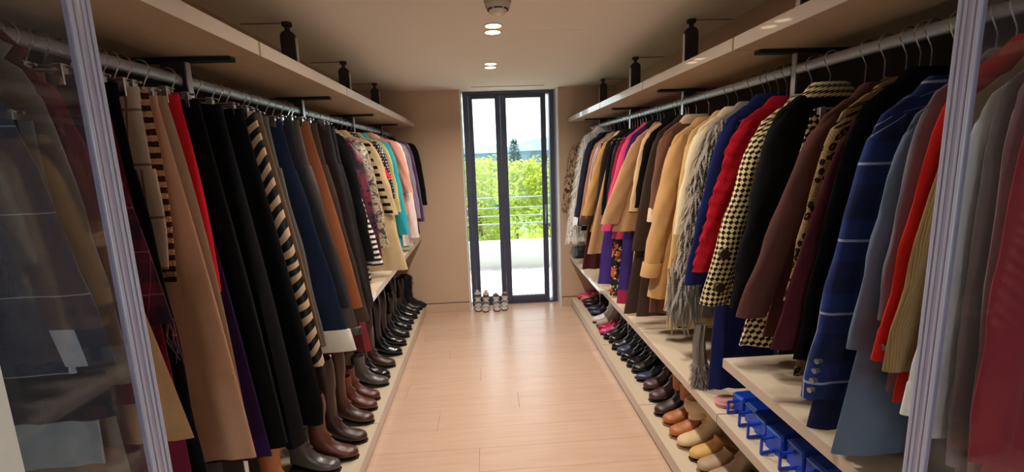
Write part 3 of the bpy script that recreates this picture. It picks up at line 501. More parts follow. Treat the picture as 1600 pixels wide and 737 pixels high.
# side, kind, Y, shoulder reach, shoulder z, lower reach, lower z, hem z, material, options, label, category, short, gap
GARMENTS = [
 ('L','coat',0.885,0.150,1.965,0.270,1.395,1.380,'navy_windowpane',dict(),'navy windowpane check coat with pale hem patches behind glass','coat','navy windowpane coat',0.030),
 ('L','skirt',0.915,0.150,1.860,0.222,1.266,1.266,'navy_dark',dict(),'dark navy skirt hem below the windowpane coat behind glass','skirt','dark navy skirt',0.030),
 ('L','skirt',0.945,0.150,1.860,0.162,1.147,1.147,'pale_grey',dict(),'pale grey rounded skirt hem lowest behind the glass panel','skirt','pale grey skirt',0.030),
 ('L','coat',0.975,0.150,1.965,0.226,1.312,0.900,'brown_grey',dict(),'long grey brown coat behind the glass panel','coat','long grey brown coat',0.030),
 ('L','coat',1.005,0.150,1.965,0.215,1.661,1.250,'dark_red',dict(),'dark red jacket beside the long grey brown coat behind glass','jacket','dark red jacket',0.030),
 ('L','skirt',1.035,0.110,1.965,0.288,1.136,1.136,'camel_wool',dict(),'camel wool skirt with pointed hem beside the plastic edge strip','skirt','camel wool skirt',0.030),
 ('L','skirt',1.065,0.155,1.965,0.263,1.409,1.409,'burgundy_plaid',dict(fringe='burgundy_plaid'),'burgundy plaid shawl with fringed lower edge','shawl','burgundy plaid shawl',0.030),
 ('L','skirt',1.095,0.155,1.962,0.193,1.600,1.300,'floral_dark',dict(),'black dress with tiny coloured flowers behind the plastic edge strip','dress','tiny flowered black dress',0.030),
 ('L','skirt',1.125,0.155,1.965,0.204,1.010,0.850,'burgundy',dict(),'plain burgundy skirt under the plaid shawl','skirt','plain burgundy skirt',0.030),
 ('L','trousers',1.165,0.155,1.965,0.221,0.953,0.740,'black_wool',dict(),'wide black wool trousers beside the beige windowpane trousers','trousers','wide black wool trousers',0.040),
 ('L','trousers',1.233,0.155,1.965,0.160,1.503,1.503,'beige_windowpane',dict(),'beige windowpane check trousers hung by the waist','trousers','beige windowpane trousers',0.030),
 ('L','skirt',1.263,0.155,1.965,0.153,1.461,1.461,'brown_knit_stripe',dict(),'dark brown knit skirt with short beige stripes','skirt','beige striped brown knit skirt',0.030),
 ('L','skirt',1.294,0.155,1.952,0.281,0.905,0.905,'tan_rose',dict(),'long rosy tan wool skirt with a pointed hem','skirt','long rosy tan skirt',0.032),
 ('L','skirt',1.330,0.155,1.956,0.248,1.016,1.016,'taupe_grey',dict(kx=.85),'long grey taupe wool skirt beside the rosy tan skirt','skirt','long grey taupe skirt',0.035),
 ('L','skirt',1.369,0.166,1.965,0.205,1.621,1.400,'scarlet',dict(),'scarlet wool skirt showing as a bright red strip','skirt','scarlet skirt',0.039),
 ('L','skirt',1.412,0.135,1.965,0.263,0.824,0.824,'purple_velvet',dict(kx=1.3),'long deep purple velvet skirt','skirt','purple velvet skirt',0.043),
 ('L','skirt',1.480,0.155,1.965,0.287,0.828,0.828,'black_velvet',dict(),'black velvet skirt next to the purple velvet skirt','skirt','black velvet skirt',0.068),
 ('L','skirt',1.601,0.155,1.965,0.293,0.747,0.747,'black_wool',dict(),'straight black wool skirt between black velvet skirt and black flared skirt','skirt','straight black skirt',0.115),
 ('L','skirt',1.732,0.155,1.965,0.334,0.741,0.741,'black_felt',dict(),'wide flared black skirt with soft rounded hem before the zebra skirt','skirt','wide flared black skirt',0.073),
 ('L','skirt',1.823,0.155,1.965,0.309,0.946,0.946,'zebra',dict(),'black and cream zebra striped long skirt','skirt','zebra striped skirt',0.046),
 ('L','skirt',1.870,0.155,1.961,0.292,1.011,1.011,'olive_tan',dict(),'narrow tan suede skirt edge beside the zebra skirt','skirt','narrow tan suede skirt',0.046),
 ('L','trousers',1.921,0.155,1.953,0.286,0.990,0.990,'grey_wool',dict(),'mid grey wool trousers next to the blue jeans','trousers','mid grey trousers',0.051),
 ('L','trousers',2.047,0.155,1.946,0.359,0.916,0.916,'denim',dict(turnup='denim_pale'),'blue denim jeans with wide pale turned up cuff','jeans','blue jeans with turned up cuff',0.042),
 ('L','trousers',2.089,0.170,1.954,0.344,1.103,1.103,'black_denim',dict(),'faded black denim trousers beside the blue jeans','trousers','faded black denim trousers',0.042),
 ('L','trousers',2.159,0.182,1.959,0.362,0.950,0.950,'grey_brown_leather',dict(turnup='grey_brown_leather'),'grey brown leather trousers with stitched hem','trousers','grey brown leather trousers',0.069),
 ('L','skirt',2.253,0.192,1.961,0.359,1.048,1.048,'rust_orange',dict(),'rust orange suede skirt between brown trousers','skirt','rust orange suede skirt',0.072),
 ('L','trousers',2.325,0.202,1.960,0.371,0.954,0.954,'olive_brown',dict(),'olive brown cotton trousers beside the rust orange skirt','trousers','olive brown trousers',0.072),
 ('L','skirt',2.410,0.170,1.860,0.344,0.757,0.757,'wine_leather',dict(),'wine red leather skirt hem between brown trousers','skirt','wine red leather skirt',0.084),
 ('L','trousers',2.494,0.211,1.963,0.356,0.969,0.969,'brown_leather',dict(),'dark brown leather trousers with a light seam edge','trousers','dark brown leather trousers',0.042),
 ('L','trousers',2.537,0.219,1.956,0.345,0.993,0.993,'black_leather',dict(),'black leather trousers last before the short tops','trousers','black leather trousers',0.042),
 ('L','coat',2.738,0.228,1.919,0.318,1.190,1.050,'black_wool',dict(),'black jacket first of the short tops above the left shelf','jacket','black jacket over the left shelf',0.086),
 ('L','coat',2.830,0.170,1.860,0.348,1.137,1.037,'tee_stripe',dict(),'black and white striped sleeve hanging lowest over the left shelf','t-shirt','black and white striped top',0.092),
 ('L','coat',2.929,0.236,1.890,0.325,1.169,1.120,'burgundy_print',dict(),'burgundy and black printed blouse with long sleeve','blouse','burgundy printed blouse',0.099),
 ('L','coat',3.102,0.244,1.895,0.333,1.198,1.140,'snakeskin',dict(),'grey and beige snakeskin pattern blouse','blouse','snakeskin blouse',0.173),
 ('L','coat',3.303,0.252,1.902,0.372,1.391,0.990,'cream_stripe',dict(hemw=.06),'cream knit cardigan with black bars down its sleeve','cardigan','cream black barred cardigan',0.097),
 ('L','coat',3.400,0.170,1.860,0.333,1.646,1.546,'scarlet',dict(),'scarlet top with only its bright collar and shoulder showing','top','scarlet top',0.097),
 ('L','coat',3.513,0.260,1.900,0.322,1.490,1.200,'black_dot',dict(),'black blouse with small white dots','blouse','black dotted blouse',0.113),
 ('L','coat',3.635,0.267,1.905,0.335,1.375,1.200,'yellow_green',dict(),'pale yellow top beside the teal top','top','pale yellow top',0.049),
 ('L','coat',3.802,0.274,1.909,0.359,1.171,1.050,'teal',dict(),'bright teal long sleeved top','top','bright teal top',0.167),
 ('L','coat',4.081,0.282,1.929,0.366,1.496,1.300,'salmon',dict(),'salmon pink top with a pointed wide sleeve','top','salmon pink top',0.147),
 ('L','coat',4.228,0.289,1.923,0.373,1.072,1.000,'pale_pink',dict(),'very pale pink blouse between salmon and grey tops','blouse','very pale pink blouse',0.147),
 ('L','coat',4.427,0.296,1.917,0.374,1.225,1.100,'grey_lilac',dict(),'lilac grey thinly striped shirt near the back wall','shirt','lilac grey striped shirt',0.154),
 ('L','coat',4.581,0.303,1.934,0.388,1.173,1.050,'aubergine',dict(),'aubergine purple top second from the back wall','top','aubergine purple top',0.152),
 ('L','coat',4.966,0.310,1.933,0.375,1.296,1.150,'black_wool',dict(),'black top with short wide sleeve, last on the left rail','top','black top by the left back wall',0.100),
 ('R','coat',0.807,0.205,1.866,0.228,1.104,0.900,'crimson_wool',dict(),'crimson wool coat at the frame edge behind glass','coat','crimson coat',0.030),
 ('R','coat',0.837,0.205,1.886,0.187,1.050,0.900,'mauve_wool',dict(),'dusty mauve wool coat behind glass beside the crimson coat','coat','dusty mauve coat',0.030),
 ('R','coat',0.867,0.205,1.880,0.205,1.049,0.950,'taupe_wool',dict(),'grey taupe wool coat behind glass beside the off white coat','coat','grey taupe coat',0.030),
 ('R','coat',0.897,0.205,1.858,0.288,1.166,1.100,'off_white',dict(cuff='off_white'),'off white wool coat seen through the glass panel','coat','off white coat',0.030),
 ('R','coat',0.936,0.205,1.855,0.314,1.247,1.200,'olive_cord',dict(),'olive tan corduroy jacket just before the glass panel edge','jacket','olive corduroy jacket',0.030),
 ('R','coat',0.966,0.205,1.895,0.307,1.266,1.150,'red_wool',dict(cuff='red_wool',buttons=1),'bright red wool coat with a deep cuff by the glass panel','coat','bright red coat',0.030),
 ('R','coat',1.018,0.205,1.877,0.262,1.338,1.150,'mauve_grey',dict(),'mauve grey wool coat between slate blue and red coats','coat','mauve grey coat',0.040),
 ('R','coat',1.058,0.205,1.834,0.297,1.248,0.950,'slate_wool',dict(hemw=.05),'slate blue wool coat beside the blue plaid coat','coat','slate blue coat',0.040),
 ('R','coat',1.154,0.205,1.841,0.339,1.065,0.970,'blue_plaid',dict(buttons=4,hemw=.045),'blue plaid coat with white lines and four sleeve buttons','coat','blue plaid coat',0.062),
 ('R','coat',1.216,0.205,1.875,0.324,1.151,1.080,'black_wool',dict(wide=.01),'black coat hanging directly behind the blue plaid coat','coat','black coat behind the plaid',0.033),
 ('R','coat',1.248,0.205,1.827,0.374,1.170,1.130,'maroon_wool',dict(),'dark maroon wool coat beside the leopard cardigan','coat','dark maroon coat',0.033),
 ('R','coat',1.290,0.205,1.861,0.313,1.303,1.060,'leopard',dict(),'leopard spotted cardigan between brown velvet and maroon sleeves','cardigan','leopard cardigan',0.042),
 ('R','coat',1.361,0.205,1.857,0.421,1.233,1.160,'brown_velvet',dict(),'chocolate brown velvet jacket with a wide flared sleeve','jacket','chocolate velvet jacket',0.069),
 ('R','skirt',1.430,0.170,1.860,0.362,1.103,1.103,'checker_small',dict(),'cream and black harlequin checked dress hem under brown velvet','dress','harlequin checked dress',0.069),
 ('R','coat',1.580,0.205,1.892,0.321,1.187,1.150,'black_wool',dict(wide=.02,collar='checker'),'large plain black coat in front of the harlequin jacket','coat','large plain black coat',0.093),
 ('R','coat',1.672,0.205,1.865,0.388,1.173,1.170,'checker',dict(buttons=2,bigbuttons=1),'cream and black harlequin checked jacket with large dark buttons','jacket','harlequin checked jacket',0.093),
 ('R','coat',1.807,0.205,1.876,0.362,1.268,1.280,'red_knit',dict(ruffle=1),'bright red ruffled knit cardigan','cardigan','red ruffled cardigan',0.049),
 ('R','skirt',1.860,0.170,1.860,0.245,0.713,0.713,'royal_blue',dict(),'long royal blue dress reaching the shelf beside the grey scarf','dress','long royal blue dress',0.053),
 ('R','coat',1.914,0.205,1.898,0.349,1.181,1.120,'royal_navy',dict(),'bright navy blue jacket behind the red ruffled cardigan','jacket','bright navy jacket',0.041),
 ('R','coat',1.955,0.170,1.860,0.316,1.193,1.093,'olive_dark',dict(),'dark olive sweater hem between yarn fringe and navy jacket','sweater','dark olive sweater',0.041),
 ('R','coat',2.047,0.205,1.884,0.343,1.050,0.980,'grey_yarn',dict(yarn='grey_yarn'),'grey shaggy yarn cardigan with long hanging fringe','cardigan','grey shaggy yarn cardigan',0.092),
 ('R','coat',2.166,0.205,1.875,0.295,1.367,1.150,'cream_wool',dict(),'cream wool jacket beside the grey yarn fringe','jacket','cream wool jacket',0.083),
 ('R','coat',2.249,0.205,1.866,0.298,0.947,0.860,'yellow_camel',dict(hemw=.05),'long yellowish camel coat with a plain straight hem','coat','long yellowish camel coat',0.083),
 ('R','coat',2.444,0.205,1.851,0.352,1.089,0.960,'camel_gold',dict(cuff='camel_gold',pocket=1,hemw=.03),'golden camel coat with a turned back cuff','coat','golden camel coat',0.145),
 ('R','coat',2.589,0.205,1.879,0.267,1.373,0.820,'brown_suede',dict(collar='shearling',cuff='shearling'),'brown suede coat with pale shearling edges','coat','brown shearling coat',0.099),
 ('R','coat',2.688,0.205,1.885,0.332,1.178,0.760,'dark_brown',dict(),'long dark brown coat with a full sleeve next to the shearling jacket','coat','long dark brown coat',0.035),
 ('R','skirt',2.723,0.170,1.860,0.369,0.771,0.771,'dark_brown',dict(),'dark brown flared suede skirt reaching the shelf','skirt','dark brown flared skirt',0.035),
 ('R','coat',2.807,0.205,1.888,0.279,1.426,1.300,'black_wool',dict(),'short slim black jacket between the tan coat and the dark brown coat','jacket','short slim black jacket',0.049),
 ('R','coat',2.874,0.205,1.896,0.290,1.398,0.700,'tan_wool',dict(collar='black_wool'),'long light tan coat with a black collar','coat','long tan coat with black collar',0.067),
 ('R','coat',3.059,0.205,1.874,0.431,1.295,1.240,'camel_wool',dict(pocket=1,wide=.02),'wide camel coat with flared sleeve and pocket seam over pink hem','coat','wide flared camel coat',0.061),
 ('R','skirt',3.120,0.170,1.860,0.296,0.704,0.704,'violet_magenta',dict(),'blue violet dress with magenta hem','dress','blue violet dress',0.049),
 ('R','coat',3.169,0.205,1.892,0.293,1.273,1.250,'purple_wool',dict(collar='navy_wool'),'purple jacket with navy collar between the pink and camel coats','jacket','purple jacket',0.049),
 ('R','coat',3.271,0.205,1.888,0.368,1.215,1.150,'hot_pink',dict(),'hot pink wool coat whose hem shows under the wide camel coat','coat','hot pink coat',0.102),
 ('R','coat',3.396,0.205,1.867,0.301,1.339,1.200,'crimson_knit',dict(buttons=3),'raspberry red knit cardigan with a row of small buttons','cardigan','raspberry knit cardigan',0.064),
 ('R','skirt',3.460,0.170,1.860,0.253,0.655,0.655,'orange_floral',dict(),'black dress with orange and cream flower border','dress','orange flowered black dress',0.054),
 ('R','coat',3.514,0.205,1.867,0.285,1.250,1.180,'black_sequin',dict(),'black jacket with glittering specks beside the red knit cardigan with buttons','jacket','black glittering jacket',0.054),
 ('R','trousers',3.580,0.170,1.860,0.321,0.726,0.726,'purple_satin',dict(),'shiny purple satin trousers reaching the far shelf','trousers','purple satin trousers',0.060),
 ('R','coat',3.640,0.205,1.867,0.284,1.207,1.120,'black_wool',dict(cuff='grey_wool'),'black jacket with a pale grey edge and cuff','jacket','black jacket with grey edge',0.060),
 ('R','skirt',3.710,0.170,1.860,0.380,0.952,0.952,'camel_wool',dict(),'plain camel skirt hanging low below the mustard jacket','skirt','camel skirt below the mustard jacket',0.070),
 ('R','coat',3.807,0.205,1.872,0.299,1.155,1.050,'black_brown',dict(),'very dark brown jacket hanging in front of the mustard jacket','jacket','very dark brown jacket',0.049),
 ('R','coat',3.921,0.205,1.867,0.394,1.172,1.100,'mustard',dict(cuff='dark_brown',collar='cream_wool'),'mustard tan jacket with dark leather cuff and cream shoulder','jacket','mustard jacket with dark cuff',0.114),
 ('R','skirt',4.040,0.170,1.860,0.355,0.739,0.739,'maroon_brown',dict(),'dark maroon brown skirt with hem near the far shelf','skirt','dark maroon brown skirt',0.061),
 ('R','coat',4.101,0.205,1.868,0.339,1.132,1.000,'pink_stripe',dict(),'pale shirt with thin brown and white stripes beside the mustard jacket','shirt','thinly striped pale shirt',0.061),
 ('R','coat',4.223,0.205,1.866,0.337,1.127,0.930,'rust_suede',dict(),'dusty rust suede jacket with thin sleeves on the far rail','jacket','dusty rust suede jacket',0.122),
 ('R','coat',4.351,0.205,1.882,0.330,1.096,1.060,'black_wool',dict(),'plain black jacket between the navy jacket and the rust suede jacket','jacket','plain black jacket',0.128),
 ('R','coat',4.516,0.205,1.888,0.335,1.085,1.020,'navy_wool',dict(cuff='off_white'),'navy jacket with white lower trim beside the white fur coat','jacket','navy jacket beside the white fur',0.149),
 ('R','coat',4.665,0.205,1.953,0.373,0.887,0.880,'white_fur',dict(fur='white_fur'),'long white shaggy fur coat at the window end of the rail','coat','white shaggy fur coat',0.149),
 ('R','coat',5.021,0.255,1.867,0.358,1.159,1.000,'camel_suede',dict(trim='dark_brown_fur'),'beige suede jacket with dark shaggy trim, hung last before the back wall','jacket','beige suede jacket by the back wall',0.100),
]
# toe x, y, style, leather
SHOES_L = [(-0.903, 2.107, 'knee', 'leather_cognac'), (-0.862, 2.336, 'ankle', 'leather_grey'), (-0.792, 2.423, 'knee', 'leather_redbrown'), (-0.78, 2.587, 'tall', 'leather_dark_brown'), (-0.786, 2.804, 'tall', 'leather_brown'), (-0.802, 2.965, 'ankle', 'leather_redbrown'), (-0.813, 3.096, 'ankle', 'leather_redbrown'), (-0.793, 3.285, 'ankle', 'leather_grey'), (-0.806, 3.423, 'ankle', 'leather_gloss'), (-0.802, 3.617, 'tall', 'leather_dark_brown'), (-0.787, 3.832, 'tall', 'leather_gloss'), (-0.783, 4.045, 'tall', 'leather_gloss'), (-0.786, 4.248, 'ankle', 'leather_black'), (-0.794, 4.437, 'knee', 'leather_gloss'), (-0.8, 4.604, 'tall', 'leather_black'), (-0.785, 4.759, 'ankle', 'leather_gloss'), (-0.781, 4.927, 'knee', 'leather_black'), (-0.769, 5.105, 'pump', 'leather_black'), (-0.745, 5.268, 'furry', 'black_fur')]
SHOES_R = [(1.039, 5.212, 'pump', 'patent_pink'), (1.061, 5.131, 'pump', 'leather_coral'), (1.059, 4.983, 'pump', 'leather_brown'), (1.051, 4.845, 'pump', 'leather_black'), (1.056, 4.711, 'pump', 'leather_navy'), (1.057, 4.564, 'pump', 'leather_navy'), (1.023, 4.336, 'ankle', 'leather_white'), (1.033, 4.244, 'knee', 'silver_suede'), (1.033, 4.14, 'pump', 'patent_magenta'), (1.02, 4.042, 'heel', 'patent_pink'), (1.022, 3.931, 'ankle', 'leather_black'), (1.046, 3.822, 'knee', 'leather_gloss'), (1.032, 3.669, 'knee', 'leather_black'), (1.047, 3.587, 'ankle', 'leather_navy'), (1.047, 3.461, 'knee', 'leather_gloss'), (1.058, 3.341, 'ankle', 'leather_gloss'), (1.066, 3.239, 'knee', 'leather_black'), (1.06, 3.104, 'heel', 'leather_navy'), (1.064, 2.978, 'knee', 'leather_plum'), (1.05, 2.837, 'knee', 'leather_plum'), (1.024, 2.671, 'ankle', 'leather_dark_brown'), (1.036, 2.552, 'slouch', 'leather_cognac'), (1.026, 2.418, 'slouch', 'leather_cognac'), (1.032, 2.324, 'cuffed', 'shearling_cream'), (1.052, 2.202, 'flat', 'leather_yellow'), (1.049, 2.098, 'flat', 'leather_beige'), (1.051, 2.005, 'knee', 'leather_beige'), (1.075, 1.901, 'flat', 'leather_black')]

# ------------------------------------------------------------------ garments on their hangers
def ringpts(s, mid, half, ht, z, y0=0.0, n=44, p=.75, fold=None):
    o = []
    for i in range(n):
        th = PI + 2*PI*i/n * s
        c, q = math.cos(th), math.sin(th); yy = math.copysign(abs(q)**p, q)*ht
        du = dy = 0.0
        if fold: du, dy = fold(c, q, z)
        o.append((s*(mid+half*c+du), y0+yy+dy, z))
    return o
def smooth(t): t = max(0.0, min(1.0, t)); return t*t*(3-2*t)
def strands(mb, rings, n, ln, wd, rr, z0=-9, droop=.8, aisle=None):
    nr, na = len(rings), len(rings[0])
    for _ in range(n):
        j = rr.randrange(nr-1); i = rr.randrange(na); a, b = rr.random(), rr.random()
        p0, p1, p2, p3 = (Vector(rings[j][i]), Vector(rings[j][(i+1) % na]), Vector(rings[j+1][i]), Vector(rings[j+1][(i+1) % na]))
        p = (p0*(1-a)+p1*a)*(1-b)+(p2*(1-a)+p3*a)*b
        nm = (p1-p0).cross(p2-p0)
        if nm.length < 1e-9 or p.z < z0: continue
        nm.normalize(); cx = sum(q[0] for q in rings[j])/na; cy = sum(q[1] for q in rings[j])/na
        if nm.dot(Vector((p.x-cx, (p.y-cy), 0))) < 0: nm = -nm
        l = ln*rr.uniform(.6, 1.3); d = (nm*.9+Vector((rr.gauss(0, .35), rr.gauss(0, .35), -droop))).normalized(); d2 = (d+Vector((rr.gauss(0, .3), rr.gauss(0, .3), -.9*droop))).normalized()
        t = d.cross(Vector((0, 0, 1)));  t = (t if t.length > .01 else Vector((1, 0, 0))).normalized()*wd*.5
        a0, a1, a2 = p, p+d*l*.5, p+d*l*.5+d2*l*.5
        mb.add([tuple(a0-t), tuple(a0+t), tuple(a1+t*.9), tuple(a1-t*.9), tuple(a2)], [(0, 1, 2, 3), (3, 2, 4)])
def hook(zt, parent_z, hs, clips):
    """wire hook over the rail, in the plane across the rail"""
    pts = [(.025*math.cos(a), 0, RAILZ+.003+.025*math.sin(a)) for a in [math.radians(q) for q in range(190, -41, -23)]]
    pts += [(.006, 0, RAILZ-.036), (0, 0, RAILZ-.05), (0, 0, zt+.004)]
    return [(x, y, z-parent_z) for x, y, z in pts]
def hanger(s, X, Y, zt, hs, clips, short):
    t = thing('clip_hanger' if clips else 'coat_hanger', f"wire hook hanger holding the {short}", 'hanger', (X, Y, zt), 0, 'hangers on the rails')
    MB().tube([(s*x, y, z) for x, y, z in hook(zt, zt, hs, clips)], .0028, 6).build('hook', 'chrome', t)
    if clips:
        MB().tube([(-(hs-.01), 0, .004), (0, 0, .012), (hs-.01, 0, .004)], .0035, 6).build('bar', 'chrome', t)
        for q in (-1, 1):
            MB().box(q*(hs-.035)-.011, q*(hs-.035)+.011, -.008, .008, -.034, .012, .002).build('clip', 'chrome', t, False)
    else:
        MB().tube([(-(hs-.075), 0, -.075), (-.09, 0, -.038), (0, 0, -.012), (.09, 0, -.038), (hs-.075, 0, -.075)], .005, 6).build('shoulder_bar', 'hanger_bar', t)
def garment(side, kind, Y, hs, zs, uH, zH, hem, mat, op, label, cat, short, gap):
    s = 1 if side == 'L' else -1; X = CL if side == 'L' else CR; rr = random.Random(int(Y*1000)+(side == 'L'))
    name = {'t-shirt': 'striped_top'}.get(cat, cat); t = thing(name, label, cat, (X, Y, hem), 0, None)
    ht = max(.011, min(.055 if kind == 'coat' else .05, .385*gap)); ph = rr.random()*6; k1, k2 = rr.choice((5, 6, 7)), rr.choice((9, 11, 12)); near = Y < 2.2
    if op.get('fur'): ht = min(ht*.6, .032)
    if op.get('yarn'): ht *= .7
    lim = .27 if side == 'L' else .265
    hgt = zs-hem; m = MB()
    def fold_for(amp, z0):
        def f(c, q, z):
            g = smooth((z0-z)/max(.05, hgt))**.8 * amp
            return (g*.35*math.sin(k1*c*2.3+ph+z*2)*abs(q), g*(math.sin(k1*c*1.9+ph*2+z*1.3)*.65+math.sin(k2*c*1.6+ph-z*2.1)*.35) )
        return f
    if kind == 'coat':
        zt = zs+.072; k = (uH-hs)/max(.12, zs-zH); wide = op.get('wide', 0); hw = op.get('hemw', 0)
        lv = [(zt, .045, .045, .35), (zt-.010, .066, .066, .5), (zs+.040, .118, .115, .62), (zs+.016, hs-.055, min(hs-.055, lim), .66), (zs-.004, hs-.026, min(hs-.03, lim), .66), (zs-.035, hs-.010, min(hs-.01, lim), .72)]
        n = 12
        ruff = op.get('ruffle')
        for j in range(1, n+1):
            tt = j/n; z = zs-.035-(zs-.035-hem)*tt; e = hs+k*(zs-z)*.62-.030*smooth(tt*2)+hw*tt+wide*tt
            e = min(e, uH+.02+hw+wide)
            lv.append((z, e, min(hs+.05*tt, lim), .72+.28*tt))
        fold = fold_for(ht*.42, zs-.1)
        rings = [ringpts(s, (uo-ui)/2, (uo+ui)/2, ht*q, z-hem, fold=(lambda c, q2, z2: fold(c, q2, z2+hem))) for z, uo, ui, q in lv]
        last = rings[-1]; cxm = sum(p[0] for p in last)/len(last)
        rings.append([(cxm+(p[0]-cxm)*.93, p[1]*.7, p[2]+.012) for p in last])
        m.loft(rings[::-1] if s > 0 else rings, True, True).build('body', mat, t)
        # two sleeves, the aisle one swung out
        for q in (1, -1):
            rg = []; ns = 13; rv = max(.012, ht*.98); L = max(.3, zs-zH)
            for j in range(ns):
                tt = j/(ns-1)
                if q == 1:
                    z = zs-.006-(zs-.006-zH)*tt; edge = hs+(uH-hs)*tt**1.05+.010*math.sin(PI*tt)
                else:
                    z = zs-.006-(zs-.006-max(zH, hem))*tt; edge = min(hs+.03*tt, lim)
                ru = .060-.012*tt+wide*tt; mid = edge-ru
                if j == 0: rg.append(ringpts(s*q, mid-.012, ru*.45, rv*.55, z+.006-hem, -.0, 20, .9)); continue
                sc = .88 if j == 1 else 1
                wr = .0022*math.sin(j*1.9+ph)*(1 if .25 < tt < .8 else .3)
                if ruff: wr += 0
                rg.append(ringpts(s*q, mid+wr, ru*sc, rv*sc*(1-.1*tt), z-hem, -.10*ht*math.sin(PI*tt), 20, .9, (lambda c, b, z2: (.002*math.sin(9*c+z2*30+ph), .12*rv*math.sin(5*c+z2*22+ph)))))
            if ruff:
                r2 = []
                for a, b in zip(rg, rg[1:]):
                    for f in (0, .34, .67):
                        g = 1+.085*math.sin(f*2*PI); c0 = [a[i][0]+(b[i][0]-a[i][0])*f for i in range(20)]; mx = sum(c0)/20
                        r2.append([(mx+(c0[i]-mx)*(g+.07*math.sin(i*2.1+len(r2))), a[i][1]+(b[i][1]-a[i][1])*f, a[i][2]+(b[i][2]-a[i][2])*f) for i in range(20)])
                rg = r2+[rg[-1]]
            e = rg[-1]; mx = sum(p[0] for p in e)/len(e); my = sum(p[1] for p in e)/len(e)
            rg.append([(mx+(p[0]-mx)*.8, my+(p[1]-my)*.7, p[2]+.02) for p in e])
            MB().loft(rg[::-1] if s*q > 0 else rg, True, True).build('sleeve', mat, t)
            if q == 1:
                srings = rg
                if op.get('cuff'):
                    cr = []
                    for f, z in ((1.10, zH+.075), (1.16, zH+.07), (1.16, zH-.004), (1.04, zH-.006)):
                        tt = min(1, (zs-z)/(zs-zH)); ed = hs+(uH-hs)*tt**1.05; ru = .048+wide*tt
                        cr.append(ringpts(s, ed-ru, ru*f, rv*.9*f, z-hem, 0, 20, .9))
                    MB().loft(cr[::-1] if s > 0 else cr, False, False).build('cuff', op['cuff'], t)
                nb = op.get('buttons', 0)
                for b in range(nb):
                    if op.get('bigbuttons'):
                        uu, zz = uH-.055-.012*b, zH+.075+.13*b; MB().prism([(s*(uu+.019*math.cos(2*PI*i/14)), zz-hem+.019*math.sin(2*PI*i/14)) for i in range(14)], 'y', -rv*1.15-.006, -rv*.75).build('button', 'button_dark', t)
                    elif name == 'cardigan':
                        zz = zs-.12-.1*b; uu = hs+k*(zs-zz)*.9-.03; MB().prism([(s*(uu+.009*math.cos(2*PI*i/10)), zz-hem+.009*math.sin(2*PI*i/10)) for i in range(10)], 'y', -rv*1.2-.004, -rv*.8).build('button', 'button_metal', t)
                    else:
                        zz = zH+.03+.028*b; uu = uH-.006-k*(zz-zH); MB().tube([(s*(uu-.012), -rv*.66, zz-hem), (s*(uu+.003), -rv*.80, zz-hem)], .0078, 10).build('button', 'button_metal', t)
        cm = op.get('collar', mat)
        cr = [ringpts(s, 0, a, b, z-hem, 0, 24, .9) for a, b, z in ((.050, ht*.42, zt+.004), (.060, ht*.62, zt+.016), (.074, ht*.82, zt+.006), (.100, ht*.80, zs+.048), (.112, ht*.78, zs+.036))]
        MB().loft(cr if s < 0 else cr[::-1], False, False).build('collar', cm, t)
        if op.get('pocket'):
            uu = hs+k*(zs-hem-.16)*.62-.13; MB().box(s*(uu-.075), s*(uu+.055), -ht*1.32-.003, -ht*1.0, .135, .160, .003).build('pocket_flap', mat, t, False)
        if op.get('fur') or op.get('trim'):
            f = MB(); mt = op.get('fur') or op['trim']
            if op.get('fur'): strands(f, rings[2:-1], 3000, .045, .007, rr); strands(f, srings[:-1], 2400, .05, .007, rr)
            else: strands(f, srings[:-1], 900, .035, .006, rr); strands(f, rings[2:7], 300, .035, .006, rr)
            f.build('fur_pile' if op.get('fur') else 'fur_trim', mt, t, True, 'stuff')
        if op.get('yarn'):
            f = MB(); strands(f, rings[2:-1], 500, .09, .010, rr, droop=1.6); strands(f, srings[:-1], 900, .10, .011, rr, droop=1.8)
            f.build('yarn_pile', op['yarn'], t, True, 'stuff'); f = MB()
            for i in range(46):
                th = rr.uniform(-1.9, 1.2); p = srings[-2][rr.randrange(20)]; x, y, z = p[0]+rr.gauss(0, .012), p[1]+rr.gauss(0, .006), p[2]+.06+rr.uniform(0, .12)
                ln = rr.uniform(.14, .26); f.tube([(x, y, z), (x+rr.gauss(0, .006), y-.008, z-ln*.35), (x+rr.gauss(0, .009), y-.006, z-ln*.7), (x+rr.gauss(0, .012), y, z-ln)], [.0055, .0055, .005, .003], 5)
            f.build('yarn_fringe', op['yarn'], t, True, 'stuff')
        hanger(s, X, Y, zt, hs, False, short)
    else:
        zt = zs; lim2 = lim; uB = uH; kx = op.get('kx', 1.12)
        if kind == 'skirt':
            n = 16; rings = []; amp = ht*.55
            def fold(c, q, z):
                g = smooth((zt-z)/max(.1, hgt)*1.15)*amp
                return (g*.5*math.sin(k2*c*1.3+ph)*abs(q), g*(math.sin(k1*c*2.4+ph)*.6+math.sin(k2*c*2.0+2*ph)*.4))
            for j in range(n+1):
                tt = j/n; z = zt-hgt*tt; uo = hs+(uB-hs)*tt**kx + .012*math.sin(PI*tt); ui = min(hs+.10*tt, lim2)
                h2 = ht*(.30+.70*smooth(tt*1.6)); rings.append(ringpts(s, (uo-ui)/2, (uo+ui)/2, h2, z-hem, fold=(lambda c, q, z2: fold(c, q, z2+hem))))
            if 'black_felt' == mat: # soft rounded hem
                for a, b in ((-2, .985), (-1, .93)):
                    r = rings[a]; cxm = sum(p[0] for p in r)/len(r); rings[a] = [(cxm+(p[0]-cxm)*b, p[1]*.9, p[2]) for p in r]
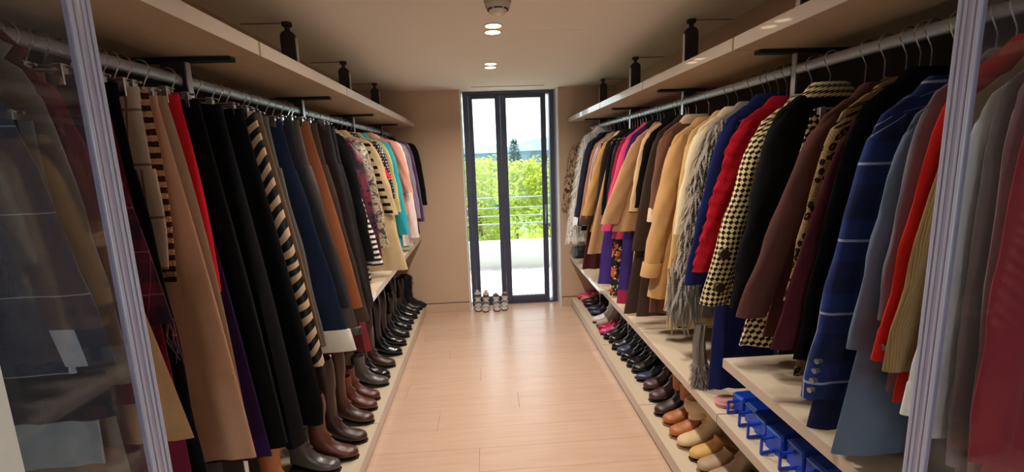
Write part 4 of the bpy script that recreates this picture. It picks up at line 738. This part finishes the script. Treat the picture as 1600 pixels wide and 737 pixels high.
            last = rings[-1]; cxm = sum(p[0] for p in last)/len(last); rings.append([(cxm+(p[0]-cxm)*.95, p[1]*.75, p[2]+.014) for p in last])
            MB().loft(rings[::-1] if s > 0 else rings).build('body', mat, t)
            if op.get('fringe'):
                f = MB()
                for i in range(40):
                    p = last[rr.randrange(len(last))]; l = rr.uniform(.05, .11); f.tube([(p[0], p[1], p[2]+.01), (p[0]+rr.gauss(0, .006), p[1], p[2]-l*.5), (p[0]+rr.gauss(0, .01), p[1], p[2]-l)], [.002, .002, .001], 4)
                f.build('fringe', op['fringe'], t, True, 'stuff')
        else:
            mid0 = (hs-hs)/2; rings = []
            for j in range(6):
                tt = j/5; z = zt-.26*tt; e = hs+(uB-hs)*(.26*tt/hgt)**kx; ui = min(hs+.03*tt, lim2); rings.append(ringpts(s, (e-ui)/2, (e+ui)/2, ht*(.32+.5*tt), z-hem))
            MB().loft(rings[::-1] if s > 0 else rings).build('hip', mat, t)
            for q in (0, 1):
                rg = []; n = 15; z0 = zt-.20
                for j in range(n+1):
                    tt = j/n; z = z0-(z0-hem)*tt; f = (zt-z)/hgt; e = hs+(uB-hs)*f**kx+.012*math.sin(PI*f); ui = min(hs+.06*f, lim2); cut = (e-ui)/2
                    a, b = (cut+.004, e) if q == 0 else (-ui, cut-.004)
                    h2 = ht*(.74+.26*tt); rg.append(ringpts(s, (a+b)/2, (b-a)/2, h2, z-hem, 0, 28, .8, (lambda c, b2, z2: (.003*math.sin(z2*18+ph), ht*.16*math.sin(4*c+z2*9+ph+q)))))
                e2 = rg[-1]; mx = sum(p[0] for p in e2)/len(e2); rg.append([(mx+(p[0]-mx)*.9, p[1]*.7, p[2]+.03) for p in e2])
                MB().loft(rg[::-1] if s > 0 else rg).build('trouser_leg', mat, t)
                if op.get('turnup'):
                    deep = .10 if mat == 'denim' else .035; cr = []
                    for dz, g in ((deep, 1.05), (deep-.004, 1.13), (-.004, 1.10), (-.004, .98)):
                        z = hem+dz; f = (zt-z)/hgt; e = hs+(uB-hs)*f**kx; ui = min(hs+.06*f, lim2); cut = (e-ui)/2; a, b = (cut+.004, e) if q == 0 else (-ui, cut-.004)
                        cr.append(ringpts(s, (a+b)/2, (b-a)/2*g, ht*1.12*g, dz, 0, 28, .8))
                    MB().loft(cr[::-1] if s > 0 else cr, False, False).build('turned_up_cuff', op['turnup'], t)
        br = [ringpts(s, 0, hs+.003, ht*.34+.002, z-hem) for z in (zt-.034, zt+.001)]
        MB().loft(br if s > 0 else br[::-1], False, False).build('waistband', mat, t)
        hanger(s, X, Y, zt+.012, hs, True, short)
    return t
for g in GARMENTS: garment(*g)

# grey scarf trailing from the yarn cardigan down to the shelf
t = thing('scarf', 'grey wool scarf trailing onto the middle shelf beside the royal blue dress', 'scarf', (.99, 2.005, .646)); rg = []; ph = 1.1
for j in range(12):
    tt = j/11; z = .012+.30*(1-tt); rg.append(ringpts(-1, .008*math.sin(tt*5), .030+.008*tt, .015+.006*tt, z, 0, 22, .9, (lambda c, q, z2: (.002*math.sin(12*c), .004*math.sin(7*c+z2*6)))))
MB().loft(rg).build('cloth', 'grey_scarf', t)
f = MB(); strands(f, rg[7:], 700, .035, .004, random.Random(5), droop=.9); f.build('fluffy_end', 'grey_scarf', t, True, 'stuff')
# black bag with grey fur at the window end of the lowered shelf
t = thing('fur_bag', 'black handbag with grey fur pompom at the window end of the lowered shelf', 'bag', (1.06, 5.05, .6185)); rg = [ringpts(-1, 0, a, b, z, 0, 28, .7) for a, b, z in ((.06, .045, 0), (.075, .055, .012), (.075, .052, .08), (.062, .036, .12), (.05, .02, .128))]
MB().loft(rg).build('body', 'bag_black', t); MB().tube([(-.04, 0, .12), (-.035, 0, .17), (0, 0, .19), (.035, 0, .17), (.04, 0, .12)], .006, 8).build('handle', 'bag_black', t)
f = MB(); br = [[(.045*math.sin(PI*(j+.5)/8)*math.cos(2*PI*i/12)-.075, .045*math.sin(PI*(j+.5)/8)*math.sin(2*PI*i/12)-.01, .075+.05*math.cos(PI*(j+.5)/8)) for i in range(12)] for j in range(8)]
f.loft(br); strands(f, br, 600, .03, .004, random.Random(8), droop=.3); f.build('fur_pompom', 'grey_fur', t, True, 'stuff')

# ------------------------------------------------------------------ blue mini bags lying on the middle shelf, handles towards the aisle
def mini_bag(x, y, rz, sc, label):
    t = thing('mini_bag', label, 'bag', (x, y, .6405), rz, 'blue mini bags'); L, w, h = .15*sc, .040*sc, .088*sc
    out = [(-w, 0), (w, 0), (w, h*.8), (w*.8, h), (-w*.8, h), (-w, h*.8)]
    rg = [[(xx, p[0]*f, max(0.0, p[1]*f+(1-f)*h*.0)) for p in out] for xx, f in ((.0, .93), (.008, 1), (L*.6, 1), (L, .86), (L+.006, .8))]
    MB().loft(rg).build('body', 'bag_blue', t, False)
    MB().box(-.003, .002, -w*.86, w*.86, h*.86, h*.95).build('rim_edge', 'bag_blue_light', t, False)
    q = MB(); a = .054*sc; zt = .066*sc
    for b in ((-a, -a+.009, -.0045, .0045, .004, zt), (-a, .004, -.0045, .0045, zt-.009, zt), (-a, .004, -.0045, .0045, .004, .013)): q.box(*b, .0015)
    o = q.build('square_handle', 'bag_blue', t, False); o.rotation_euler = (0, 0, .12)
for i, (x, y, a, sc) in enumerate(((1.045, 1.770, .05, .92), (1.045, 1.672, .0, 1), (1.035, 1.590, -.05, 1), (1.03, 1.498, .08, 1.05), (1.045, 1.402, -.04, 1.1), (1.045, 1.300, .06, 1.1))):
    mini_bag(x, y, a, sc, f"bright blue box shaped mini bag with square handle, {ORD[i]} from the pink bag")
t = thing('pink_bag', 'small flat pink bag lying beside the blue mini bags', 'bag', (1.035, 1.835, .6405)); rg = [ringpts(-1, 0, .055*f, .034*f, z, 0, 26, 1) for f, z in ((.94, 0), (1, .006), (1, .026), (.94, .032))]
MB().loft(rg).build('body', 'bag_pink', t); MB().tube([(.058*math.cos(a), .038*math.sin(a), .02) for a in [2*PI*k/20 for k in range(21)]], .004, 6).build('piping', 'bag_pink', t)

# ------------------------------------------------------------------ boots and shoes
def foot_ring(cx, cz, phi, a, b, lift, n=22):
    ph = math.radians(phi); o = []
    for i in range(n):
        th = 2*PI*i/n; e = math.cos(th)*a; f = math.sin(th)*b; x = cx+e*math.cos(ph); z = cz+e*math.sin(ph); o.append((x, f, max(.006, z)+lift(x)))
    return o
PROTO = {}
def shoe(style, leather):
    if (style, leather) in PROTO: return PROTO[style, leather]
    hh = {'ankle': .032, 'knee': .034, 'tall': .030, 'pump': .055, 'heel': .075, 'furry': .05, 'flat': .012, 'slouch': .025, 'cuffed': .022}[style]
    hs_ = {'ankle': .205, 'knee': .36, 'tall': .50, 'furry': .33, 'slouch': .30, 'cuffed': .25}.get(style, 0); L = .262
    lift = lambda x: .012+hh*(1-smooth((x-.02)/(.62*L)))
    nm = {'ankle': 'ankle_boot', 'knee': 'knee_boot', 'tall': 'tall_boot', 'pump': 'pump_shoe', 'heel': 'high_heel', 'furry': 'fur_boot', 'flat': 'loafer', 'slouch': 'slouch_boot', 'cuffed': 'shearling_boot'}[style]
    t = bpy.data.objects.new(nm, None); rg = []; point = style in ('pump', 'heel', 'furry')
    if hs_:
        n = 9; lean = .10 if style in ('slouch', 'cuffed') else 0
        for j in range(n):
            tt = j/(n-1); z = hs_-(hs_-.15)*tt; cal = math.sin(PI*min(1, tt*1.15+.12))**1.5 if hs_ > .3 else .2
            a = .047+.014*cal+(.014 if style in ('cuffed', 'slouch') else 0)*(1-tt); b = .042+.010*cal; wr = .006*math.sin(j*2.6) if style == 'slouch' else .0012*math.sin(j*2)
            rg.append(foot_ring(.050+lean*(1-tt)+wr, z, -8*(style == 'cuffed')*(1-tt), a, b, lambda x: .012+hh))
        top = rg[0]; mx = sum(p[0] for p in top)/22; mz = sum(p[2] for p in top)/22
        inner = [[(mx+(p[0]-mx)*.88, p[1]*.88, p[2]) for p in top], [(mx+(p[0]-mx)*.82, p[1]*.82, p[2]-.10) for p in top]]
        rg = inner[::-1]+rg; rg += [foot_ring(.052, .115, 12, .052, .040, lambda x: .012+hh)]
    else:
        if style == 'flat': rg = [foot_ring(.072, .052, 22, .060, .026, lift), foot_ring(.074, .060, 24, .070, .033, lift)]
        else: rg = [foot_ring(.080, .034, 14, .066, .026, lift), foot_ring(.082, .042, 16, .078, .032, lift)]
    body = ((.064, .074, 40, .083, .038), (.092, .057, 66, .062, .039), (.130, .044, 80, .047, .043), (.172, .036, 88, .036, .047), (.210, .031, 90, .030, .046)) if hs_ or style == 'flat' else ((.098, .040, 50, .052, .036), (.150, .028, 84, .030, .043), (.190, .026, 90, .026, .044))
    rg += [foot_ring(*q, lift) for q in body]
    tip = ((.240, .025, 90, .022, .030), (.268, .018, 90, .013, .014), (.280, .014, 90, .007, .004)) if point else ((.238, .028, 90, .025, .038), (.255, .024, 90, .019, .026), (.262, .021, 90, .011, .012))
    rg += [foot_ring(*q, lift) for q in tip]
    c = bpy.data.collections.get('x')
    def put(mb, name, mat):
        o = mb.build(name, mat, None); o.parent = t; return o
    put(MB().loft(rg[::-1]), 'upper', leather)
    ol = []
    for i in range(13): x = .002+.262*i/12; ol.append((x, (.020+.013*smooth(x/.05)+.010*math.sin(PI*min(1, x/L))**2)*(1-smooth((x-.205)/.075)**2*(.95 if point else .75))))
    prof = ol+[(x, -y) for x, y in reversed(ol)]
    put(MB().loft([[(x, y, max(0.0, lift(x)-.012)) for x, y in prof], [(x*1.0, y*1.04, max(0.0, lift(x)-.012)+.011) for x, y in prof]]), 'sole', 'sole_tan' if leather in ('shearling_cream', 'leather_cognac', 'leather_beige') else 'sole_dark')
    w = .010 if style in ('pump', 'heel', 'furry') else .028
    if hh > .015: put(MB().loft([[(x*(1 if w > .02 else .55)+.006, y*(1 if w > .02 else .3), 0) for x, y in ((0, -w), (.052, -w*.95), (.058, 0), (.052, w*.95), (0, w))], [(x, y, hh+.004) for x, y in ((.0, -.030), (.056, -.032), (.06, 0), (.056, .032), (.0, .030))]]), 'heel', 'sole_dark' if style != 'pump' else leather)
    if style == 'cuffed':
        top = rg[2]; mx = sum(p[0] for p in top)/22; put(MB().loft([[(mx+(p[0]-mx)*g, p[1]*g, p[2]+dz) for p in top] for g, dz in ((.84, -.03), (.86, .006), (1.0, .016), (1.22, .004), (1.26, -.03), (1.05, -.055))], False, False), 'shearling_cuff', 'shearling_cream')
    if style == 'furry':
        f = MB(); strands(f, rg[2:12], 1500, .045, .006, random.Random(4), droop=.6); f.build('fur', 'black_fur', None, True, 'stuff').parent = t
    if style == 'flat' and leather == 'leather_black': put(MB().tube([(.02, 0, .07), (0, .02, .11), (.01, 0, .15), (.03, -.02, .11), (.02, 0, .07)], .004, 6), 'ankle_strap', 'leather_black')
    if style in ('knee', 'tall'): put(MB().tube([(rg[3][6][0], rg[3][6][1]+.001, rg[3][6][2]), (rg[7][6][0], rg[7][6][1]+.001, rg[7][6][2]), (rg[10][6][0], rg[10][6][1]+.001, rg[10][6][2])], .0022, 5), 'zip', 'dark_arm')
    PROTO[style, leather] = t; return t
STY = {'ankle': ('ankle boot', 'low shaft'), 'knee': ('knee boot', 'high shaft'), 'tall': ('tall boot', 'very high shaft'), 'pump': ('pump', 'low heel'), 'heel': ('court shoe', 'high heel'), 'furry': ('fur boot', 'pointed toe'), 'flat': ('loafer', 'flat sole'), 'slouch': ('slouch boot', 'creased shaft'), 'cuffed': ('boot', 'thick shearling cuff')}
COLN = {'leather_brown': 'mid brown', 'leather_dark_brown': 'dark brown', 'leather_redbrown': 'reddish brown', 'leather_black': 'black', 'leather_gloss': 'glossy black', 'leather_grey': 'grey', 'leather_taupe': 'taupe', 'leather_cognac': 'cognac brown', 'shearling_cream': 'cream', 'leather_yellow': 'yellowish tan', 'leather_beige': 'beige', 'patent_pink': 'bright pink', 'patent_magenta': 'magenta', 'leather_coral': 'coral', 'leather_white': 'white', 'silver_suede': 'silvery grey', 'leather_navy': 'navy', 'leather_plum': 'plum brown', 'black_fur': 'black', 'leather_wine': 'wine red'}
used = set()
def place_shoes(lst, side):
    s = 1 if side == 'L' else -1; n = len(lst)
    srt = sorted(lst, key=lambda q: -q[1]); ys = [min(q[1], 5.15) for q in srt]
    for _ in range(60):
        for a in range(1, n):
            if ys[a-1]-ys[a] < .098: d = (.098-ys[a-1]+ys[a])/2; ys[a-1] += d*(a > 1); ys[a] -= d
        for a in range(n):
            for J in (JL if s > 0 else JR)[1:-1]:
                if abs(ys[a]-J) < .074: ys[a] = J+(.074 if ys[a] > J else -.074)
    for i, (tx, y, style, lea) in enumerate(srt):
        p = shoe(style, lea); first = (style, lea) not in used; used.add((style, lea))
        Lx = .262; loc = (tx-s*Lx, ys[i], .1005); rz = (0 if s > 0 else PI)+R_.uniform(-.06, .06)
        kind, ft = STY[style]; lab = f"{COLN[lea]} {kind}, {ft}, {ORD[i]} shoe from the door wall, {'trouser' if s > 0 else 'coat'} side"
        if first: C.objects.link(p); o = p; o.location = loc; o.rotation_euler = (0, 0, rz)
        else: o = dup(p, loc, rz)
        o['label'] = lab; o['category'] = 'boot' if 'boot' in kind else 'shoe'; o['group'] = f"shoes on the {'trouser' if s > 0 else 'coat'} side shoe board"
place_shoes(SHOES_L, 'L'); place_shoes(SHOES_R, 'R')

# ------------------------------------------------------------------ sandals on the floor in front of the door
def sandal(x, y, rz, hgt, label):
    t = thing('strappy_sandal', label, 'sandal', (x, y, 0), rz, 'sandals by the balcony door'); lift = lambda q: .012*(1-smooth(q/.15)); ol = []
    for i in range(13): q = .24*i/12; ol.append((q, (.022+.010*smooth(q/.05)+.012*math.sin(PI*min(1, q/.26))**2)*(1-smooth((q-.20)/.05)**2*.75)))
    pr = ol+[(a, -b) for a, b in reversed(ol)]
    MB().loft([[(a, b, 0) for a, b in pr], [(a, b, .012+lift(a)) for a, b in pr]]).build('sole', 'sole_dark', t)
    MB().loft([[(a, b*.98, .012+lift(a)) for a, b in pr], [(a, b*.98, .024+lift(a)) for a, b in pr]]).build('footbed', 'sandal_strap', t)
    def strap(c, phi, a, b, wd, mat):
        ph = math.radians(phi); d = Vector((-math.sin(ph), 0, math.cos(ph))); rg = []
        for q, g in ((-wd, 1), (wd, 1), (wd, .90), (-wd, .90)):
            rg.append([tuple(Vector((c[0]+math.cos(th)*a*g*math.cos(ph), math.sin(th)*b*g, c[1]+math.cos(th)*a*g*math.sin(ph)))+d*q) for th in [2*PI*i/20 for i in range(20)]])
        MB().loft(rg+[rg[0]], False, False).build('strap', mat, t)
    for j, (cx, cz, phi, a, b) in enumerate(((.19, .045, 88, .030, .044), (.155, .055, 82, .040, .043), (.115, .065, 70, .050, .041))): strap((cx, cz), phi, a, b, .009, 'sandal_strap' if j != 1 else 'sandal_spot')
    z = .11; j = 0
    while z < hgt: strap((.048, z), 6, .044, .038, .009, 'sandal_strap' if j % 2 == 0 else 'sandal_spot'); z += .030; j += 1
    MB().loft([[(.0+q, b, z) for b, q in ((-.02, .006), (0, 0), (.02, .006), (.02, .010), (0, .004), (-.02, .010))] for z in (.024, max(.12, hgt))]).build('heel_counter', 'sandal_strap', t)
sandal(-.150, 5.40, -PI/2+.05, .20, 'pale spotted strappy sandal leftover nearest the wall corner, by the dark door frame')
sandal(-.045, 5.37, -PI/2-.05, .20, 'pale spotted strappy sandal, second in the cluster from the wall corner')
sandal(.070, 5.37, -PI/2+.05, .16, 'pale strappy sandal, third in the cluster from the wall corner')
sandal(.185, 5.39, -PI/2-.10, .16, 'pale strappy sandal at the cluster end farthest from the wall corner')
